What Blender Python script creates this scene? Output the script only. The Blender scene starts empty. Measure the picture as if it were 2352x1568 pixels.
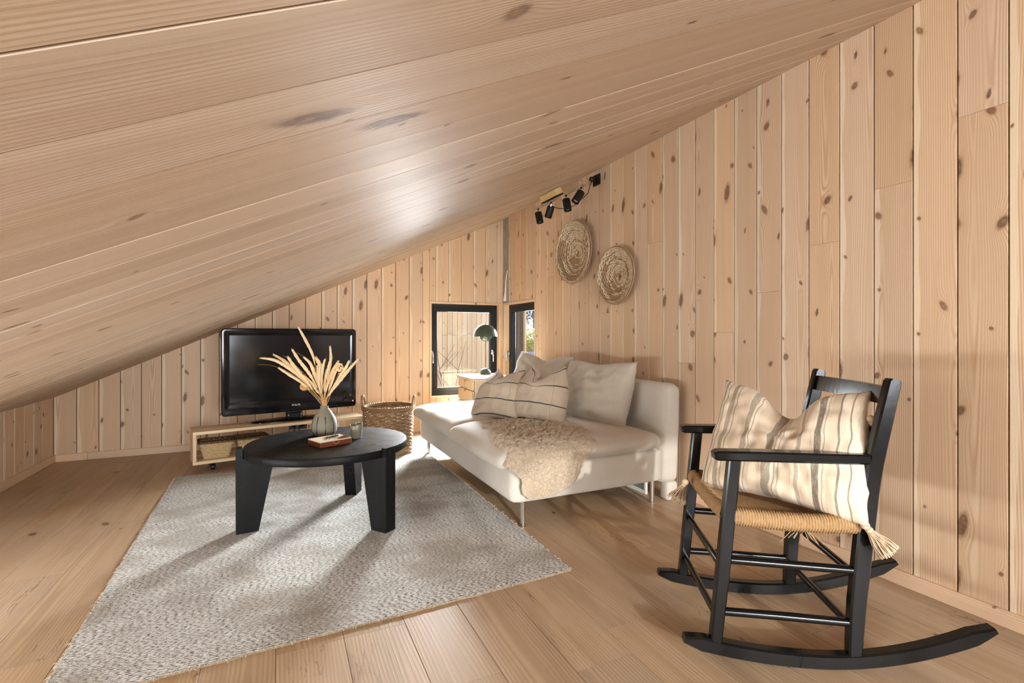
import bpy, math, random
from math import sin, cos, pi, sqrt, radians, exp
from mathutils import Vector, Matrix, noise

random.seed(7)
scene = bpy.context.scene
COL = scene.collection

# ------------------------------------------------------------------ camera
cam_data = bpy.data.cameras.new('camera')
cam_data.sensor_width = 36.0
cam_data.lens = 1130.3 / 2352 * 36.0
cam_data.shift_y = -13.2 / 2352
cam_data.clip_start = 0.02
cam = bpy.data.objects.new('camera', cam_data)
cam.location = (0, 0, 1.0)
cam.rotation_euler = (radians(90), 0, radians(-25.096))
COL.objects.link(cam)
scene.camera = cam

# ------------------------------------------------------------------ light, sky, exposure
scene.view_settings.view_transform = 'Standard'
scene.view_settings.look = 'None'
scene.view_settings.gamma = 1.0
scene.view_settings.use_curve_mapping = False
scene.view_settings.exposure = 0.92
scene.cycles.use_denoising = True
scene.cycles.max_bounces = 6
scene.cycles.diffuse_bounces = 4
scene.cycles.glossy_bounces = 3
scene.cycles.transparent_max_bounces = 12
scene.cycles.sample_clamp_indirect = 6.0
scene.cycles.adaptive_threshold = .05

world = bpy.data.worlds.new('sky')
scene.world = world
world.use_nodes = True
wn = world.node_tree
bg = wn.nodes['Background']
bg.inputs['Color'].default_value = (0.80, 0.90, 1.0, 1)
bg.inputs['Strength'].default_value = 1.15


XKN = -1.634


def area_light(name, loc, rot, sx, sy, power, color=(1, 1, 1), spread=180):
    l = bpy.data.lights.new(name, 'AREA')
    l.shape = 'RECTANGLE'
    l.size, l.size_y = sx, sy
    l.energy = power
    l.color = color
    l.spread = radians(spread)
    o = bpy.data.objects.new(name, l)
    o.location = loc
    o.rotation_euler = rot
    COL.objects.link(o)
    return o


# daylight through the back, side and rear windows, and an added low fill
def aim(v):
    return Vector(v).normalized().to_track_quat('-Z', 'Y').to_euler()


area_light('window_daylight_back', (2.08, 5.60, 1.16), aim((-.55, -.78, -.52)), .58, .58, 62, (.92, .97, 1.0), spread=80)
area_light('window_daylight_side', (2.80, 4.85, 1.18), aim((-.75, -.65, -.38)), .70, .70, 16, (.92, .97, 1.0), spread=85)
area_light('window_daylight_rear', (.55, -2.62, 1.15), aim((.12, 1, .20)), 2.6, 1.5, 235, (.93, .97, 1.0))
area_light('added_fill_low', (XKN - .20, 1.45, .31), aim((1, .12, .10)), 2.3, .42, 84, (.95, .98, 1.0))  # added fill lamp out of view, brightens the sofa and right wall

sun = bpy.data.lights.new('sun', 'SUN')
sun.energy = 1.2
sun.angle = radians(1.2)
sun.color = (1.0, .98, .95)
sun_o = bpy.data.objects.new('sun', sun)
sun_dir = Vector((.145, .97, -.235)).normalized()
sun_o.rotation_euler = sun_dir.to_track_quat('-Z', 'Y').to_euler()
sun_o.location = (0, -8, 5)
COL.objects.link(sun_o)

# ------------------------------------------------------------------ mesh helpers


class MB:
    def __init__(self):
        self.v, self.f, self.uv, self.mi = [], [], None, []

    def add(self, verts, faces):
        b = len(self.v)
        self.v.extend(verts)
        self.f.extend([tuple(i + b for i in f) for f in faces])
        return b

    def box(self, c, s, M=None):
        x, y, z = s[0] / 2, s[1] / 2, s[2] / 2
        vs = [Vector((c[0] + a * x, c[1] + b * y, c[2] + d * z)) for d in (-1, 1) for b in (-1, 1) for a in (-1, 1)]
        if M is not None:
            vs = [M @ p for p in vs]
        self.add([tuple(p) for p in vs], [(0, 2, 3, 1), (4, 5, 7, 6), (0, 1, 5, 4), (2, 6, 7, 3), (0, 4, 6, 2), (1, 3, 7, 5)])
        return self

    def bbox(self, c, s, b=.004, M=None):
        """box with chamfered edges"""
        hx, hy, hz = s[0] / 2, s[1] / 2, s[2] / 2
        b = min(b, hx * .49, hy * .49, hz * .49)
        vs, idx = [], {}
        for sx in (-1, 1):
            for sy in (-1, 1):
                for sz in (-1, 1):
                    for ax in range(3):
                        p = [sx * (hx - b), sy * (hy - b), sz * (hz - b)]
                        p[ax] += (sx, sy, sz)[ax] * b
                        idx[(sx, sy, sz, ax)] = len(vs)
                        vs.append(Vector((p[0] + c[0], p[1] + c[1], p[2] + c[2])))
        fs = []
        for ax in range(3):
            o1, o2 = (ax + 1) % 3, (ax + 2) % 3
            for s_ in (-1, 1):
                q = []
                for a, d in ((-1, -1), (1, -1), (1, 1), (-1, 1)):
                    k = [0, 0, 0]
                    k[ax], k[o1], k[o2] = s_, a, d
                    q.append(idx[(k[0], k[1], k[2], ax)])
                fs.append(tuple(q if s_ > 0 else q[::-1]))
        for ax in range(3):
            o1, o2 = (ax + 1) % 3, (ax + 2) % 3
            for a in (-1, 1):
                for d in (-1, 1):
                    q = []
                    for s_, w in ((-1, o1), (1, o1), (1, o2), (-1, o2)):
                        k = [0, 0, 0]
                        k[ax], k[o1], k[o2] = s_, a, d
                        q.append(idx[(k[0], k[1], k[2], w)])
                    fs.append(tuple(q if a * d < 0 else q[::-1]))
        for sx in (-1, 1):
            for sy in (-1, 1):
                for sz in (-1, 1):
                    q = [idx[(sx, sy, sz, a)] for a in range(3)]
                    fs.append(tuple(q if sx * sy * sz > 0 else q[::-1]))
        if M is not None:
            vs = [M @ p for p in vs]
        self.add([tuple(p) for p in vs], fs)
        return self

    def tube(self, pts, rad, n=8, closed=False, cap=True, flat=1.0):
        pts = [Vector(p) for p in pts]
        m = len(pts)
        rads = rad if isinstance(rad, (list, tuple)) else [rad] * m
        rings = []
        prev = None
        for i, p in enumerate(pts):
            if closed:
                t = pts[(i + 1) % m] - pts[i - 1]
            else:
                t = pts[min(i + 1, m - 1)] - pts[max(i - 1, 0)]
            if t.length < 1e-9:
                t = Vector((0, 0, 1))
            t.normalize()
            if prev is None:
                a = Vector((0, 0, 1)) if abs(t.z) < .9 else Vector((1, 0, 0))
                nrm = (a - t * a.dot(t)).normalized()
            else:
                nrm = (prev - t * prev.dot(t))
                nrm = nrm.normalized() if nrm.length > 1e-6 else prev
            prev = nrm
            bi = t.cross(nrm)
            rings.append([tuple(p + nrm * (cos(2 * pi * k / n) * rads[i]) + bi * (sin(2 * pi * k / n) * rads[i] * flat)) for k in range(n)])
        vs = [q for r in rings for q in r]
        fs = []
        for i in range(m if closed else m - 1):
            a, b = i * n, ((i + 1) % m) * n
            for k in range(n):
                k2 = (k + 1) % n
                fs.append((a + k, a + k2, b + k2, b + k))
        if cap and not closed:
            fs.append(tuple(range(n))[::-1])
            fs.append(tuple((m - 1) * n + k for k in range(n)))
        self.add(vs, fs)
        return self

    def lathe(self, prof, n=32, c=(0, 0, 0), M=None, closed=False, cap=True):
        """prof: list of (r, z)"""
        vs, fs = [], []
        for r, z in prof:
            for k in range(n):
                a = 2 * pi * k / n
                vs.append(Vector((c[0] + r * cos(a), c[1] + r * sin(a), c[2] + z)))
        m = len(prof)
        for i in range(m - 1 if not closed else m):
            j = (i + 1) % m
            for k in range(n):
                k2 = (k + 1) % n
                fs.append((i * n + k, i * n + k2, j * n + k2, j * n + k))
        if not closed and cap:
            if prof[0][0] > 1e-6:
                fs.append(tuple(range(n))[::-1])
            if prof[-1][0] > 1e-6:
                fs.append(tuple((m - 1) * n + k for k in range(n)))
        if M is not None:
            vs = [M @ p for p in vs]
        self.add([tuple(p) for p in vs], fs)
        return self

    def prism(self, poly, z0, z1, M=None):
        n = len(poly)
        vs = [Vector((p[0], p[1], z0)) for p in poly] + [Vector((p[0], p[1], z1)) for p in poly]
        fs = [tuple(range(n))[::-1], tuple(range(n, 2 * n))] + [(i, (i + 1) % n, n + (i + 1) % n, n + i) for i in range(n)]
        if M is not None:
            vs = [M @ p for p in vs]
        self.add([tuple(p) for p in vs], fs)
        return self

    def sphere(self, c, r, n=12, m=8, sc=(1, 1, 1)):
        prof = [(r * sin(pi * i / m), -r * cos(pi * i / m)) for i in range(m + 1)]
        prof[0] = (1e-7, -r)
        prof[-1] = (1e-7, r)
        M = Matrix.Translation(c) @ Matrix.Diagonal((*sc, 1))
        return self.lathe(prof, n, M=M)


def obj(name, mb, mat, parent=None, smooth=False, loc=None, M=None, kind=None, uvs=None):
    me = bpy.data.meshes.new(name)
    me.from_pydata(mb.v, [], mb.f)
    me.validate(clean_customdata=False)
    me.update()
    if smooth:
        me.polygons.foreach_set('use_smooth', [True] * len(me.polygons))
        if smooth != 'all':
            try:
                me.set_sharp_from_angle(angle=radians(38))
            except Exception:
                pass
    if uvs is not None:
        ul = me.uv_layers.new(name='UVMap')
        for lp in me.loops:
            ul.data[lp.index].uv = uvs[lp.vertex_index]
    me.materials.append(mat)
    o = bpy.data.objects.new(name, me)
    COL.objects.link(o)
    if M is not None:
        o.matrix_world = M
    elif loc is not None:
        o.location = loc
    if parent is not None:
        o.parent = parent          # parts are given in the parent's own space
    if kind:
        o['kind'] = kind
    return o


def tag(o, label, cat, group=None):
    o['label'] = label
    o['category'] = cat
    if group:
        o['group'] = group
    return o


def thing(name, label, cat, loc=(0, 0, 0), rotz=0, group=None, M=None):
    o = bpy.data.objects.new(name, None)
    o.empty_display_size = .05
    COL.objects.link(o)
    if M is not None:
        o.matrix_world = M
    else:
        o.location = loc
        o.rotation_euler = (0, 0, rotz)
    return tag(o, label, cat, group)


def frame(origin, xa, za):
    """matrix with local x = xa, local z ~ za"""
    x = Vector(xa).normalized()
    z = Vector(za)
    z = (z - x * z.dot(x)).normalized()
    y = z.cross(x)
    M = Matrix((x, y, z)).transposed().to_4x4()
    M.translation = Vector(origin)
    return M


# ------------------------------------------------------------------ material helpers
class NT:
    def __init__(self, name):
        self.m = bpy.data.materials.new(name)
        self.m.use_nodes = True
        self.t = self.m.node_tree
        self.bsdf = self.t.nodes['Principled BSDF']
        self.out = self.t.nodes['Material Output']

    def n(self, typ, **kw):
        nd = self.t.nodes.new(typ)
        for k, v in kw.items():
            setattr(nd, k, v)
        return nd

    def set(self, sock, val):
        if hasattr(val, 'links') or isinstance(val, bpy.types.NodeSocket):
            self.t.links.new(val, sock)
        else:
            if isinstance(val, (tuple, list)) and len(val) == 3 and sock.type == 'RGBA':
                val = (*val, 1)
            sock.default_value = val

    def math(self, op, a, b=0.0, c=0.0, clamp=False):
        nd = self.n('ShaderNodeMath', operation=op)
        nd.use_clamp = clamp
        self.set(nd.inputs[0], a)
        self.set(nd.inputs[1], b)
        self.set(nd.inputs[2], c)
        return nd.outputs[0]

    def add(self, a, b): return self.math('ADD', a, b)
    def sub(self, a, b): return self.math('SUBTRACT', a, b)
    def mul(self, a, b): return self.math('MULTIPLY', a, b)
    def div(self, a, b): return self.math('DIVIDE', a, b)
    def madd(self, a, b, c): return self.math('MULTIPLY_ADD', a, b, c)

    def ss(self, x, a, b, lo=0.0, hi=1.0, smooth=True):
        nd = self.n('ShaderNodeMapRange', interpolation_type='SMOOTHSTEP' if smooth else 'LINEAR')
        self.set(nd.inputs[0], x)
        self.set(nd.inputs[1], a)
        self.set(nd.inputs[2], b)
        self.set(nd.inputs[3], lo)
        self.set(nd.inputs[4], hi)
        return nd.outputs[0]

    def mix(self, f, a, b, blend='MIX'):
        nd = self.n('ShaderNodeMix', data_type='RGBA', blend_type=blend)
        self.set(nd.inputs[0], f)
        self.set(nd.inputs[6], a)
        self.set(nd.inputs[7], b)
        return nd.outputs[2]

    def vec(self, x, y, z=0.0):
        nd = self.n('ShaderNodeCombineXYZ')
        self.set(nd.inputs[0], x)
        self.set(nd.inputs[1], y)
        self.set(nd.inputs[2], z)
        return nd.outputs[0]

    def sep(self, v):
        nd = self.n('ShaderNodeSeparateXYZ')
        self.set(nd.inputs[0], v)
        return nd.outputs

    def noise(self, v, scale=1.0, detail=2.0, dim='2D', rough=.5, dist=0.0):
        nd = self.n('ShaderNodeTexNoise', noise_dimensions=dim)
        if v is not None:
            self.set(nd.inputs['Vector'], v)
        self.set(nd.inputs['Scale'], scale)
        self.set(nd.inputs['Detail'], detail)
        self.set(nd.inputs['Roughness'], rough)
        self.set(nd.inputs['Distortion'], dist)
        return nd.outputs[0]

    def coord(self, which='Object'):
        return self.n('ShaderNodeTexCoord').outputs[which]

    def rnd(self):
        return self.n('ShaderNodeObjectInfo').outputs['Random']

    def bump(self, h, strength=.3, dist=.002):
        nd = self.n('ShaderNodeBump')
        nd.inputs['Strength'].default_value = strength
        nd.inputs['Distance'].default_value = dist
        self.set(nd.inputs['Height'], h)
        self.set(self.bsdf.inputs['Normal'], nd.outputs[0])
        return nd

    def P(self, **kw):
        for k, v in kw.items():
            self.set(self.bsdf.inputs[k.replace('_', ' ')], v)
        return self


def lin(r, g, b):
    def c(x):
        x /= 255.0
        return x / 12.92 if x <= .04045 else ((x + .055) / 1.055) ** 2.4
    return (c(r), c(g), c(b))


def plain(name, col, rough=.5, metal=0.0, var=.08, scale=40.0, bump=0.0, spec=.5, coat=0.0, sheen=0.0):
    """simple surface with slight procedural mottling"""
    g = NT(name)
    co = g.coord()
    nz = g.noise(co, scale, 3.0, '3D')
    c = g.mix(nz, tuple(x * (1 - var) for x in col), tuple(min(1, x * (1 + var)) for x in col))
    g.P(Base_Color=c, Roughness=rough, Metallic=metal)
    g.bsdf.inputs['Specular IOR Level'].default_value = spec
    if coat:
        g.bsdf.inputs['Coat Weight'].default_value = coat
        g.bsdf.inputs['Coat Roughness'].default_value = .12
    if sheen:
        g.bsdf.inputs['Sheen Weight'].default_value = sheen
    if bump:
        g.bump(nz, bump, .002)
    return g.m


def pine(name, base, dark, sap, knot, hw=.07, kx=3.2, ky=7.0, kmin=.003, kmax=.015, thr=.42, rough=.4, pitch=.0075, ringamt=.5,
         sapamt=1.0, tone=.16, spec=.5, crack=False, coat=0.0, coatr=.15, bumpd=.0006):
    g = NT(name)
    x, y, z = g.sep(g.coord())
    rnd = g.rnd()
    r2 = g.math('FRACT', g.mul(rnd, 13.71))
    r3 = g.math('FRACT', g.mul(rnd, 71.37))
    r4 = g.math('FRACT', g.mul(rnd, 237.9))
    xo = g.madd(rnd, 53.7, x)
    yo = g.madd(r2, 7.31, y)
    # knots
    vx = g.mul(xo, kx)
    vy = g.madd(y, ky, g.mul(r3, 9.0))
    vor = g.n('ShaderNodeTexVoronoi', voronoi_dimensions='2D', feature='F1')
    g.set(vor.inputs['Vector'], g.vec(vx, vy))
    vor.inputs['Scale'].default_value = 1.0
    px, py, _ = g.sep(vor.outputs['Position'])
    cr, cg, cb = g.sep(vor.outputs['Color'])
    dx = g.div(g.sub(vx, px), kx)
    dy = g.div(g.sub(vy, py), ky)
    sk = g.mul(g.sub(cb, .45), 2.2)
    dxs = g.madd(dy, sk, dx)
    wob = g.noise(g.vec(g.mul(xo, 60), g.mul(yo, 60)), 1.0, 1.0)
    d = g.math('SQRT', g.add(g.math('POWER', g.mul(dxs, g.sub(.85, g.mul(g.math('GREATER_THAN', cb, .72), .45))), 2.0), g.math('POWER', dy, 2.0)))
    d = g.madd(wob, .004, g.sub(d, .002))
    rk = g.madd(g.math('POWER', cr, 1.6), kmax - kmin, kmin)
    pres = g.math('GREATER_THAN', cg, thr)
    e = g.div(d, rk)
    kn = g.mul(pres, g.ss(e, 1.15, .8))
    rim = g.mul(pres, g.mul(g.ss(e, 1.7, 1.0), g.ss(e, .6, 1.0)))
    halo = g.mul(pres, g.ss(e, 3.2, .9))
    bul = g.mul(g.mul(pres, rk), g.math('EXPONENT', g.mul(-1.0, g.add(g.math('POWER', g.div(dx, g.mul(rk, 4.0)), 2.0), g.math('POWER', g.div(dy, g.mul(rk, 1.8)), 2.0)))))
    # growth rings
    warp = g.noise(g.vec(g.mul(xo, 1.1), g.mul(yo, 4.0)), 1.0, 1.0)
    yr = g.add(y, g.mul(g.sub(r4, .5), .16))
    dep = g.madd(g.noise(g.vec(g.mul(xo, .35), r3), 1.0, 0.0), .11, -.035)
    R = g.math('SQRT', g.add(g.math('POWER', yr, 2.0), g.math('POWER', dep, 2.0)))
    R = g.add(g.madd(g.sub(warp, .5), .03, R), g.mul(bul, 1.6))
    ring = g.math('SINE', g.mul(R, 2 * pi / pitch))
    ring = g.math('POWER', g.madd(ring, .5, .5), 1.6)
    fine = g.noise(g.vec(g.mul(xo, 5.0), g.mul(yo, 320.0)), 1.0, 1.0)
    streak = g.noise(g.vec(g.mul(xo, .9), g.mul(yo, 22.0)), 1.0, 2.0)
    ringmod = g.sub(1.05, streak)
    col = g.mix(g.ss(streak, .3, .75), base, tuple(.55 * a + .45 * b for a, b in zip(base, dark)))
    col = g.mix(g.mul(g.mul(ring, g.ss(ringmod, .25, .8)), ringamt), col, dark)
    col = g.mix(g.mul(g.ss(fine, .5, .85), .14), col, dark)
    # pale sapwood edge
    edge = g.madd(g.sub(g.noise(g.vec(g.mul(xo, 2.6), r2), 1.0, 1.0), .5), .035, y)
    sm = g.mul(g.ss(edge, hw * .68, hw * .74), g.mul(g.math('GREATER_THAN', r2, .25), sapamt))
    col = g.mix(g.mul(sm, .62), col, sap)
    col = g.mix(g.mul(halo, .25), col, dark)
    kc = g.mix(cb, knot, tuple(k * .62 for k in knot))
    kc = g.mix(g.mul(g.ss(wob, .45, .7), .35), kc, tuple(min(1, k * 1.7) for k in knot))
    col = g.mix(g.mul(kn, .9), col, kc)
    col = g.mix(g.mul(rim, .45), col, tuple(k * .55 for k in knot))
    if crack:
        cx = g.noise(g.vec(g.mul(xo, 1.4), g.mul(yo, 16.0)), 1.0, 4.0, rough=.65, dist=.6)
        cm = g.ss(g.math('ABSOLUTE', g.sub(cx, .5)), .012, .0)
        cm = g.mul(cm, g.ss(g.noise(g.vec(g.mul(xo, 1.7), g.mul(yo, 3.0)), 1.0, 2.0), .58, .70))
        col = g.mix(g.mul(cm, .7), col, tuple(k * .35 for k in dark))
        pt = g.noise(g.vec(g.mul(xo, 1.6), g.mul(yo, 7.0)), 1.0, 3.0)
        col = g.mix(g.mul(g.ss(pt, .55, .8), .35), col, dark)
    bright = g.madd(r4, tone, 1.0 - tone * .5)
    hs = g.n('ShaderNodeHueSaturation')
    g.set(hs.inputs['Color'], col)
    g.set(hs.inputs['Value'], bright)
    g.set(hs.inputs['Saturation'], g.madd(r3, .16, .92))
    g.P(Base_Color=hs.outputs[0], Roughness=g.madd(fine, .12, rough - .06))
    g.bsdf.inputs['Specular IOR Level'].default_value = spec
    if coat:
        g.bsdf.inputs['Coat Weight'].default_value = coat
        g.bsdf.inputs['Coat Roughness'].default_value = coatr
    g.bump(g.add(g.mul(ring, .5), g.add(g.mul(fine, .6), g.mul(kn, .5))), .35, bumpd)
    return g.m


def fabric(name, col, scale=900.0, var=.14, bump=.35, sheen=.25, rough=.9):
    g = NT(name)
    co = g.coord()
    x, y, z = g.sep(co)
    n1 = g.noise(co, scale * .35, 2.0, '3D')
    n2 = g.noise(co, 14.0, 3.0, '3D')
    n3 = g.noise(co, scale, 1.0, '3D')
    c = g.mix(n1, tuple(k * (1 - var) for k in col), tuple(min(1, k * (1 + var)) for k in col))
    c = g.mix(g.mul(g.ss(n2, .35, .75), .18), c, tuple(k * .86 for k in col))
    g.P(Base_Color=c, Roughness=rough)
    g.bsdf.inputs['Sheen Weight'].default_value = sheen
    g.bsdf.inputs['Specular IOR Level'].default_value = .2
    g.bump(g.add(g.mul(n1, .6), g.mul(n3, .4)), bump, .0012)
    return g.m


# ---- materials
WALL = pine('pine_wall', lin(222, 196, 166), lin(192, 154, 118), lin(236, 219, 192), lin(138, 104, 80), rough=.47, spec=.3, kx=4.6, kmin=.0042, kmax=.0165, thr=.30, ringamt=.85)
CEIL = pine('pine_ceiling', lin(203, 182, 160), lin(172, 143, 116), lin(216, 198, 173), lin(146, 118, 98), sapamt=.3, rough=.53, thr=.40, kmin=.004, kmax=.018, kx=3.0,
            ringamt=.5, spec=.14, bumpd=.0010)
TRIM = pine('pine_trim', lin(228, 200, 168), lin(198, 154, 114), lin(236, 214, 182), lin(140, 98, 70), hw=.06, thr=.8, pitch=.006, ringamt=.7)
BENCHW = pine('pine_bench', lin(240, 218, 180), lin(216, 180, 134), lin(240, 218, 178), lin(150, 106, 72), hw=.12, thr=.85, pitch=.012, ringamt=.6, rough=.5)
OAK = pine('oak_floor', lin(194, 168, 138), lin(150, 121, 92), lin(196, 170, 138), lin(112, 86, 64), hw=.1, kx=1.1, ky=4.9, thr=.66, kmin=.004, kmax=.016,
           rough=.44, spec=.35, pitch=.011, ringamt=.55, sapamt=.0, tone=.14, crack=True, bumpd=.0008)
CLAD = pine('pine_cladding', lin(240, 208, 170), lin(214, 166, 120), lin(244, 218, 184), lin(170, 126, 90), hw=.05, ky=10, thr=.6, kmax=.01, rough=.7)
OLDW = pine('weathered_wood', lin(112, 94, 74), lin(74, 60, 46), lin(124, 106, 86), lin(60, 46, 36), hw=.06, thr=.6, rough=.85)
BACKING = plain('dark_backing', lin(88, 58, 38), .85)
MEMBRANE = plain('grey_membrane', lin(150, 148, 138), .7, var=.35, scale=18)
BLACKW = plain('black_paint', (.005, .005, .005), .20, var=.3, scale=60, bump=.08, spec=.28, coat=.12)
BLACKF = plain('black_window_frame', (.008, .008, .008), .4, var=.2, spec=.3)
BLACKM = plain('matt_black_metal', (.011, .010, .009), .5, var=.2, spec=.3)
BLACKPL = plain('black_plastic', (.012, .012, .013), .28, var=.1)
GLOSSBL = plain('gloss_black_plastic', (.005, .005, .006), .10, var=.1, spec=.35, coat=.1)
SCREEN = plain('tv_screen_glass', (.004, .004, .005), .13, var=.05)
WHITEPR = plain('white_print', (.75, .75, .75), .5, var=.02)
STEEL = plain('brushed_steel', (.72, .70, .66), .22, metal=1.0, var=.06)
CHROME = plain('chrome', (.62, .66, .68), .15, metal=1.0, var=.04)
SOFA = fabric('cream_linen', lin(203, 196, 183))
CUSH = fabric('beige_linen', lin(190, 181, 166))
SEAMM = fabric('seam_thread', lin(160, 146, 128))
RAW = plain('raw_pine_block', lin(206, 178, 120), .7, var=.1, scale=30)
WICKER = plain('willow_wicker', lin(138, 108, 72), .6, var=.4, scale=30, bump=.3)
SEAGRASS = plain('seagrass_weave', lin(208, 182, 138), .75, var=.35, scale=70, bump=.3)
DARKGRASS = plain('dark_seagrass', lin(110, 84, 54), .8, var=.35, scale=60)
JUTE = plain('jute_rope', lin(164, 130, 88), .75, var=.4, scale=90, bump=.4)
TASSEL = plain('cotton_tassel', lin(206, 182, 152), .9, var=.15, scale=80)
STRAWL = plain('straw_light', lin(216, 197, 168), .8, var=.25, scale=60, bump=.3)
STRAWD = plain('straw_brown', lin(170, 138, 104), .8, var=.35, scale=60, bump=.3)
PLUME = plain('dried_plume', lin(232, 206, 164), .9, var=.2, scale=120, bump=.6)
STEMM = plain('dried_stem', lin(206, 166, 112), .8, var=.2)
PODM = plain('dried_pod', lin(196, 150, 98), .85, var=.25, scale=50, bump=.4)
CERAMIC = plain('matt_stoneware', lin(130, 123, 104), .65, var=.1, scale=60, bump=.1)
CERDARK = plain('dark_glaze', (.012, .013, .012), .4)
CUPM = plain('grey_green_glaze', lin(124, 120, 98), .35, var=.06)
WAX = plain('candle_wax', lin(206, 200, 170), .5, var=.04)
REDWOOD = plain('red_brown_wood', lin(110, 56, 32), .4, var=.25, scale=26)
CREAMP = plain('cream_lid_print', lin(222, 208, 180), .55, var=.06)
GREENL = plain('grey_green_lacquer', lin(64, 78, 66), .16, var=.05, coat=.4)
BRASS = plain('brown_metal_rod', lin(128, 92, 66), .35, metal=.6)
WHITEP = plain('white_paint', lin(226, 222, 208), .5, var=.05)
PALEW = pine('pale_limed_wood', lin(226, 206, 176), lin(204, 178, 142), lin(232, 214, 188), lin(170, 134, 100), hw=.5, thr=.85, pitch=.014, ringamt=.3, rough=.55)
TEAL = plain('teal_card', lin(30, 96, 104), .5)
GREYC = plain('grey_card', lin(130, 138, 140), .6)
LEAFY = plain('yellow_green_leaf', lin(140, 142, 34), .7, var=.5, scale=8)
LEAFG = plain('frosty_leaf', lin(92, 104, 116), .8, var=.4, scale=4)
BARK = plain('grey_bark', lin(96, 84, 74), .9, var=.3, scale=10)
SNOW = plain('pale_gravel', lin(150, 148, 144), .9, var=.1, scale=2)
BLUEP = plain('blue_grey_panel', lin(104, 118, 146), .6, var=.08, scale=4)


def glass_mat():
    g = NT('window_glass')
    tr = g.n('ShaderNodeBsdfTransparent')
    gl = g.n('ShaderNodeBsdfGlossy')
    gl.inputs['Roughness'].default_value = .02
    lw = g.n('ShaderNodeLayerWeight')
    fac = g.madd(g.math('POWER', lw.outputs['Facing'], 4.0), .35, .03)
    mx = g.n('ShaderNodeMixShader')
    g.t.links.new(fac, mx.inputs[0])
    g.t.links.new(tr.outputs[0], mx.inputs[1])
    g.t.links.new(gl.outputs[0], mx.inputs[2])
    g.t.links.new(mx.outputs[0], g.out.inputs[0])
    return g.m


GLASS = glass_mat()


def emit_mat(name, col, s):
    g = NT(name)
    g.P(Base_Color=col)
    g.set(g.bsdf.inputs['Emission Color'], col)
    g.bsdf.inputs['Emission Strength'].default_value = s
    return g.m


LED = emit_mat('red_standby_light', (1, .12, .10), 6.0)


def rug_mat():
    g = NT('wool_rug')
    x, y, z = g.sep(g.coord())
    wx = g.madd(g.noise(g.vec(x, y), 9.0, 2.0), .012, x)
    wy = g.madd(g.noise(g.vec(y, x), 9.0, 2.0), .010, y)
    # horizontal yarn rows made of short loops
    rowc = g.mul(wy, 105.0)
    row = g.math('FLOOR', rowc)
    fr = g.math('FRACT', rowc)
    prof = g.math('SINE', g.mul(fr, pi))
    wn_ = g.n('ShaderNodeTexWhiteNoise', noise_dimensions='1D')
    g.set(wn_.inputs['W'], row)
    loopc = g.madd(wn_.outputs['Value'], 13.0, g.mul(wx, 40.0))
    loop = g.math('SINE', g.mul(g.math('FRACT', loopc), pi))
    n1 = g.noise(g.vec(g.mul(x, 70), g.mul(y, 260)), 1.0, 2.0, rough=.6)
    n2 = g.noise(g.vec(x, y), 260.0, 2.0)
    big = g.noise(g.vec(g.mul(x, 2.2), g.mul(y, 3.2)), 1.0, 4.0, rough=.6)
    mid = g.noise(g.vec(g.mul(x, 9), g.mul(y, 14)), 1.0, 3.0)
    h = g.add(g.mul(g.math('POWER', prof, .7), .34), g.add(g.mul(g.math('POWER', loop, .6), .24), g.mul(n1, 1.5)))
    lightf = g.ss(h, .82, 1.32)
    c = g.mix(lightf, lin(78, 68, 55), lin(228, 226, 219))
    c = g.mix(g.mul(g.ss(big, .42, .66), .55), c, lin(138, 124, 104))
    c = g.mix(g.mul(g.ss(mid, .52, .75), .28), c, lin(136, 124, 106))
    c = g.mix(g.mul(g.ss(n2, .5, .8), .3), c, lin(240, 238, 232))
    g.P(Base_Color=c, Roughness=.95)
    g.bsdf.inputs['Specular IOR Level'].default_value = .1
    g.bsdf.inputs['Sheen Weight'].default_value = .2
    g.bump(g.add(h, g.mul(n2, .25)), .9, .006)
    return g.m


RUG = rug_mat()


def stripe_pillow_mat():
    g = NT('beige_pillow_black_lines')
    u, v, _ = g.sep(g.coord('UV'))
    co = g.coord()
    n1 = g.noise(co, 320.0, 2.0, '3D')
    n2 = g.noise(co, 16.0, 3.0, '3D')
    c = g.mix(n1, lin(176, 160, 138), lin(204, 188, 166))
    c = g.mix(g.mul(g.ss(n2, .4, .7), .25), c, lin(168, 152, 130))
    m = None
    wv = g.madd(g.sub(g.noise(g.vec(u, v), 5.0, 1.0), .5), .012, v)
    for p in (.06, .34, .66, .93):
        k = g.ss(g.math('ABSOLUTE', g.sub(wv, p)), .0105, .0085)
        m = k if m is None else g.math('MAXIMUM', m, k)
    c = g.mix(g.mul(m, .94), c, lin(34, 36, 38))
    sm = g.ss(g.math('ABSOLUTE', g.sub(u, .84)), .004, .002)
    c = g.mix(g.mul(sm, .5), c, lin(120, 102, 82))
    g.P(Base_Color=c, Roughness=.9)
    g.bsdf.inputs['Sheen Weight'].default_value = .25
    g.bump(n1, .35, .0012)
    return g.m


STRIPEP = stripe_pillow_mat()


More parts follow.
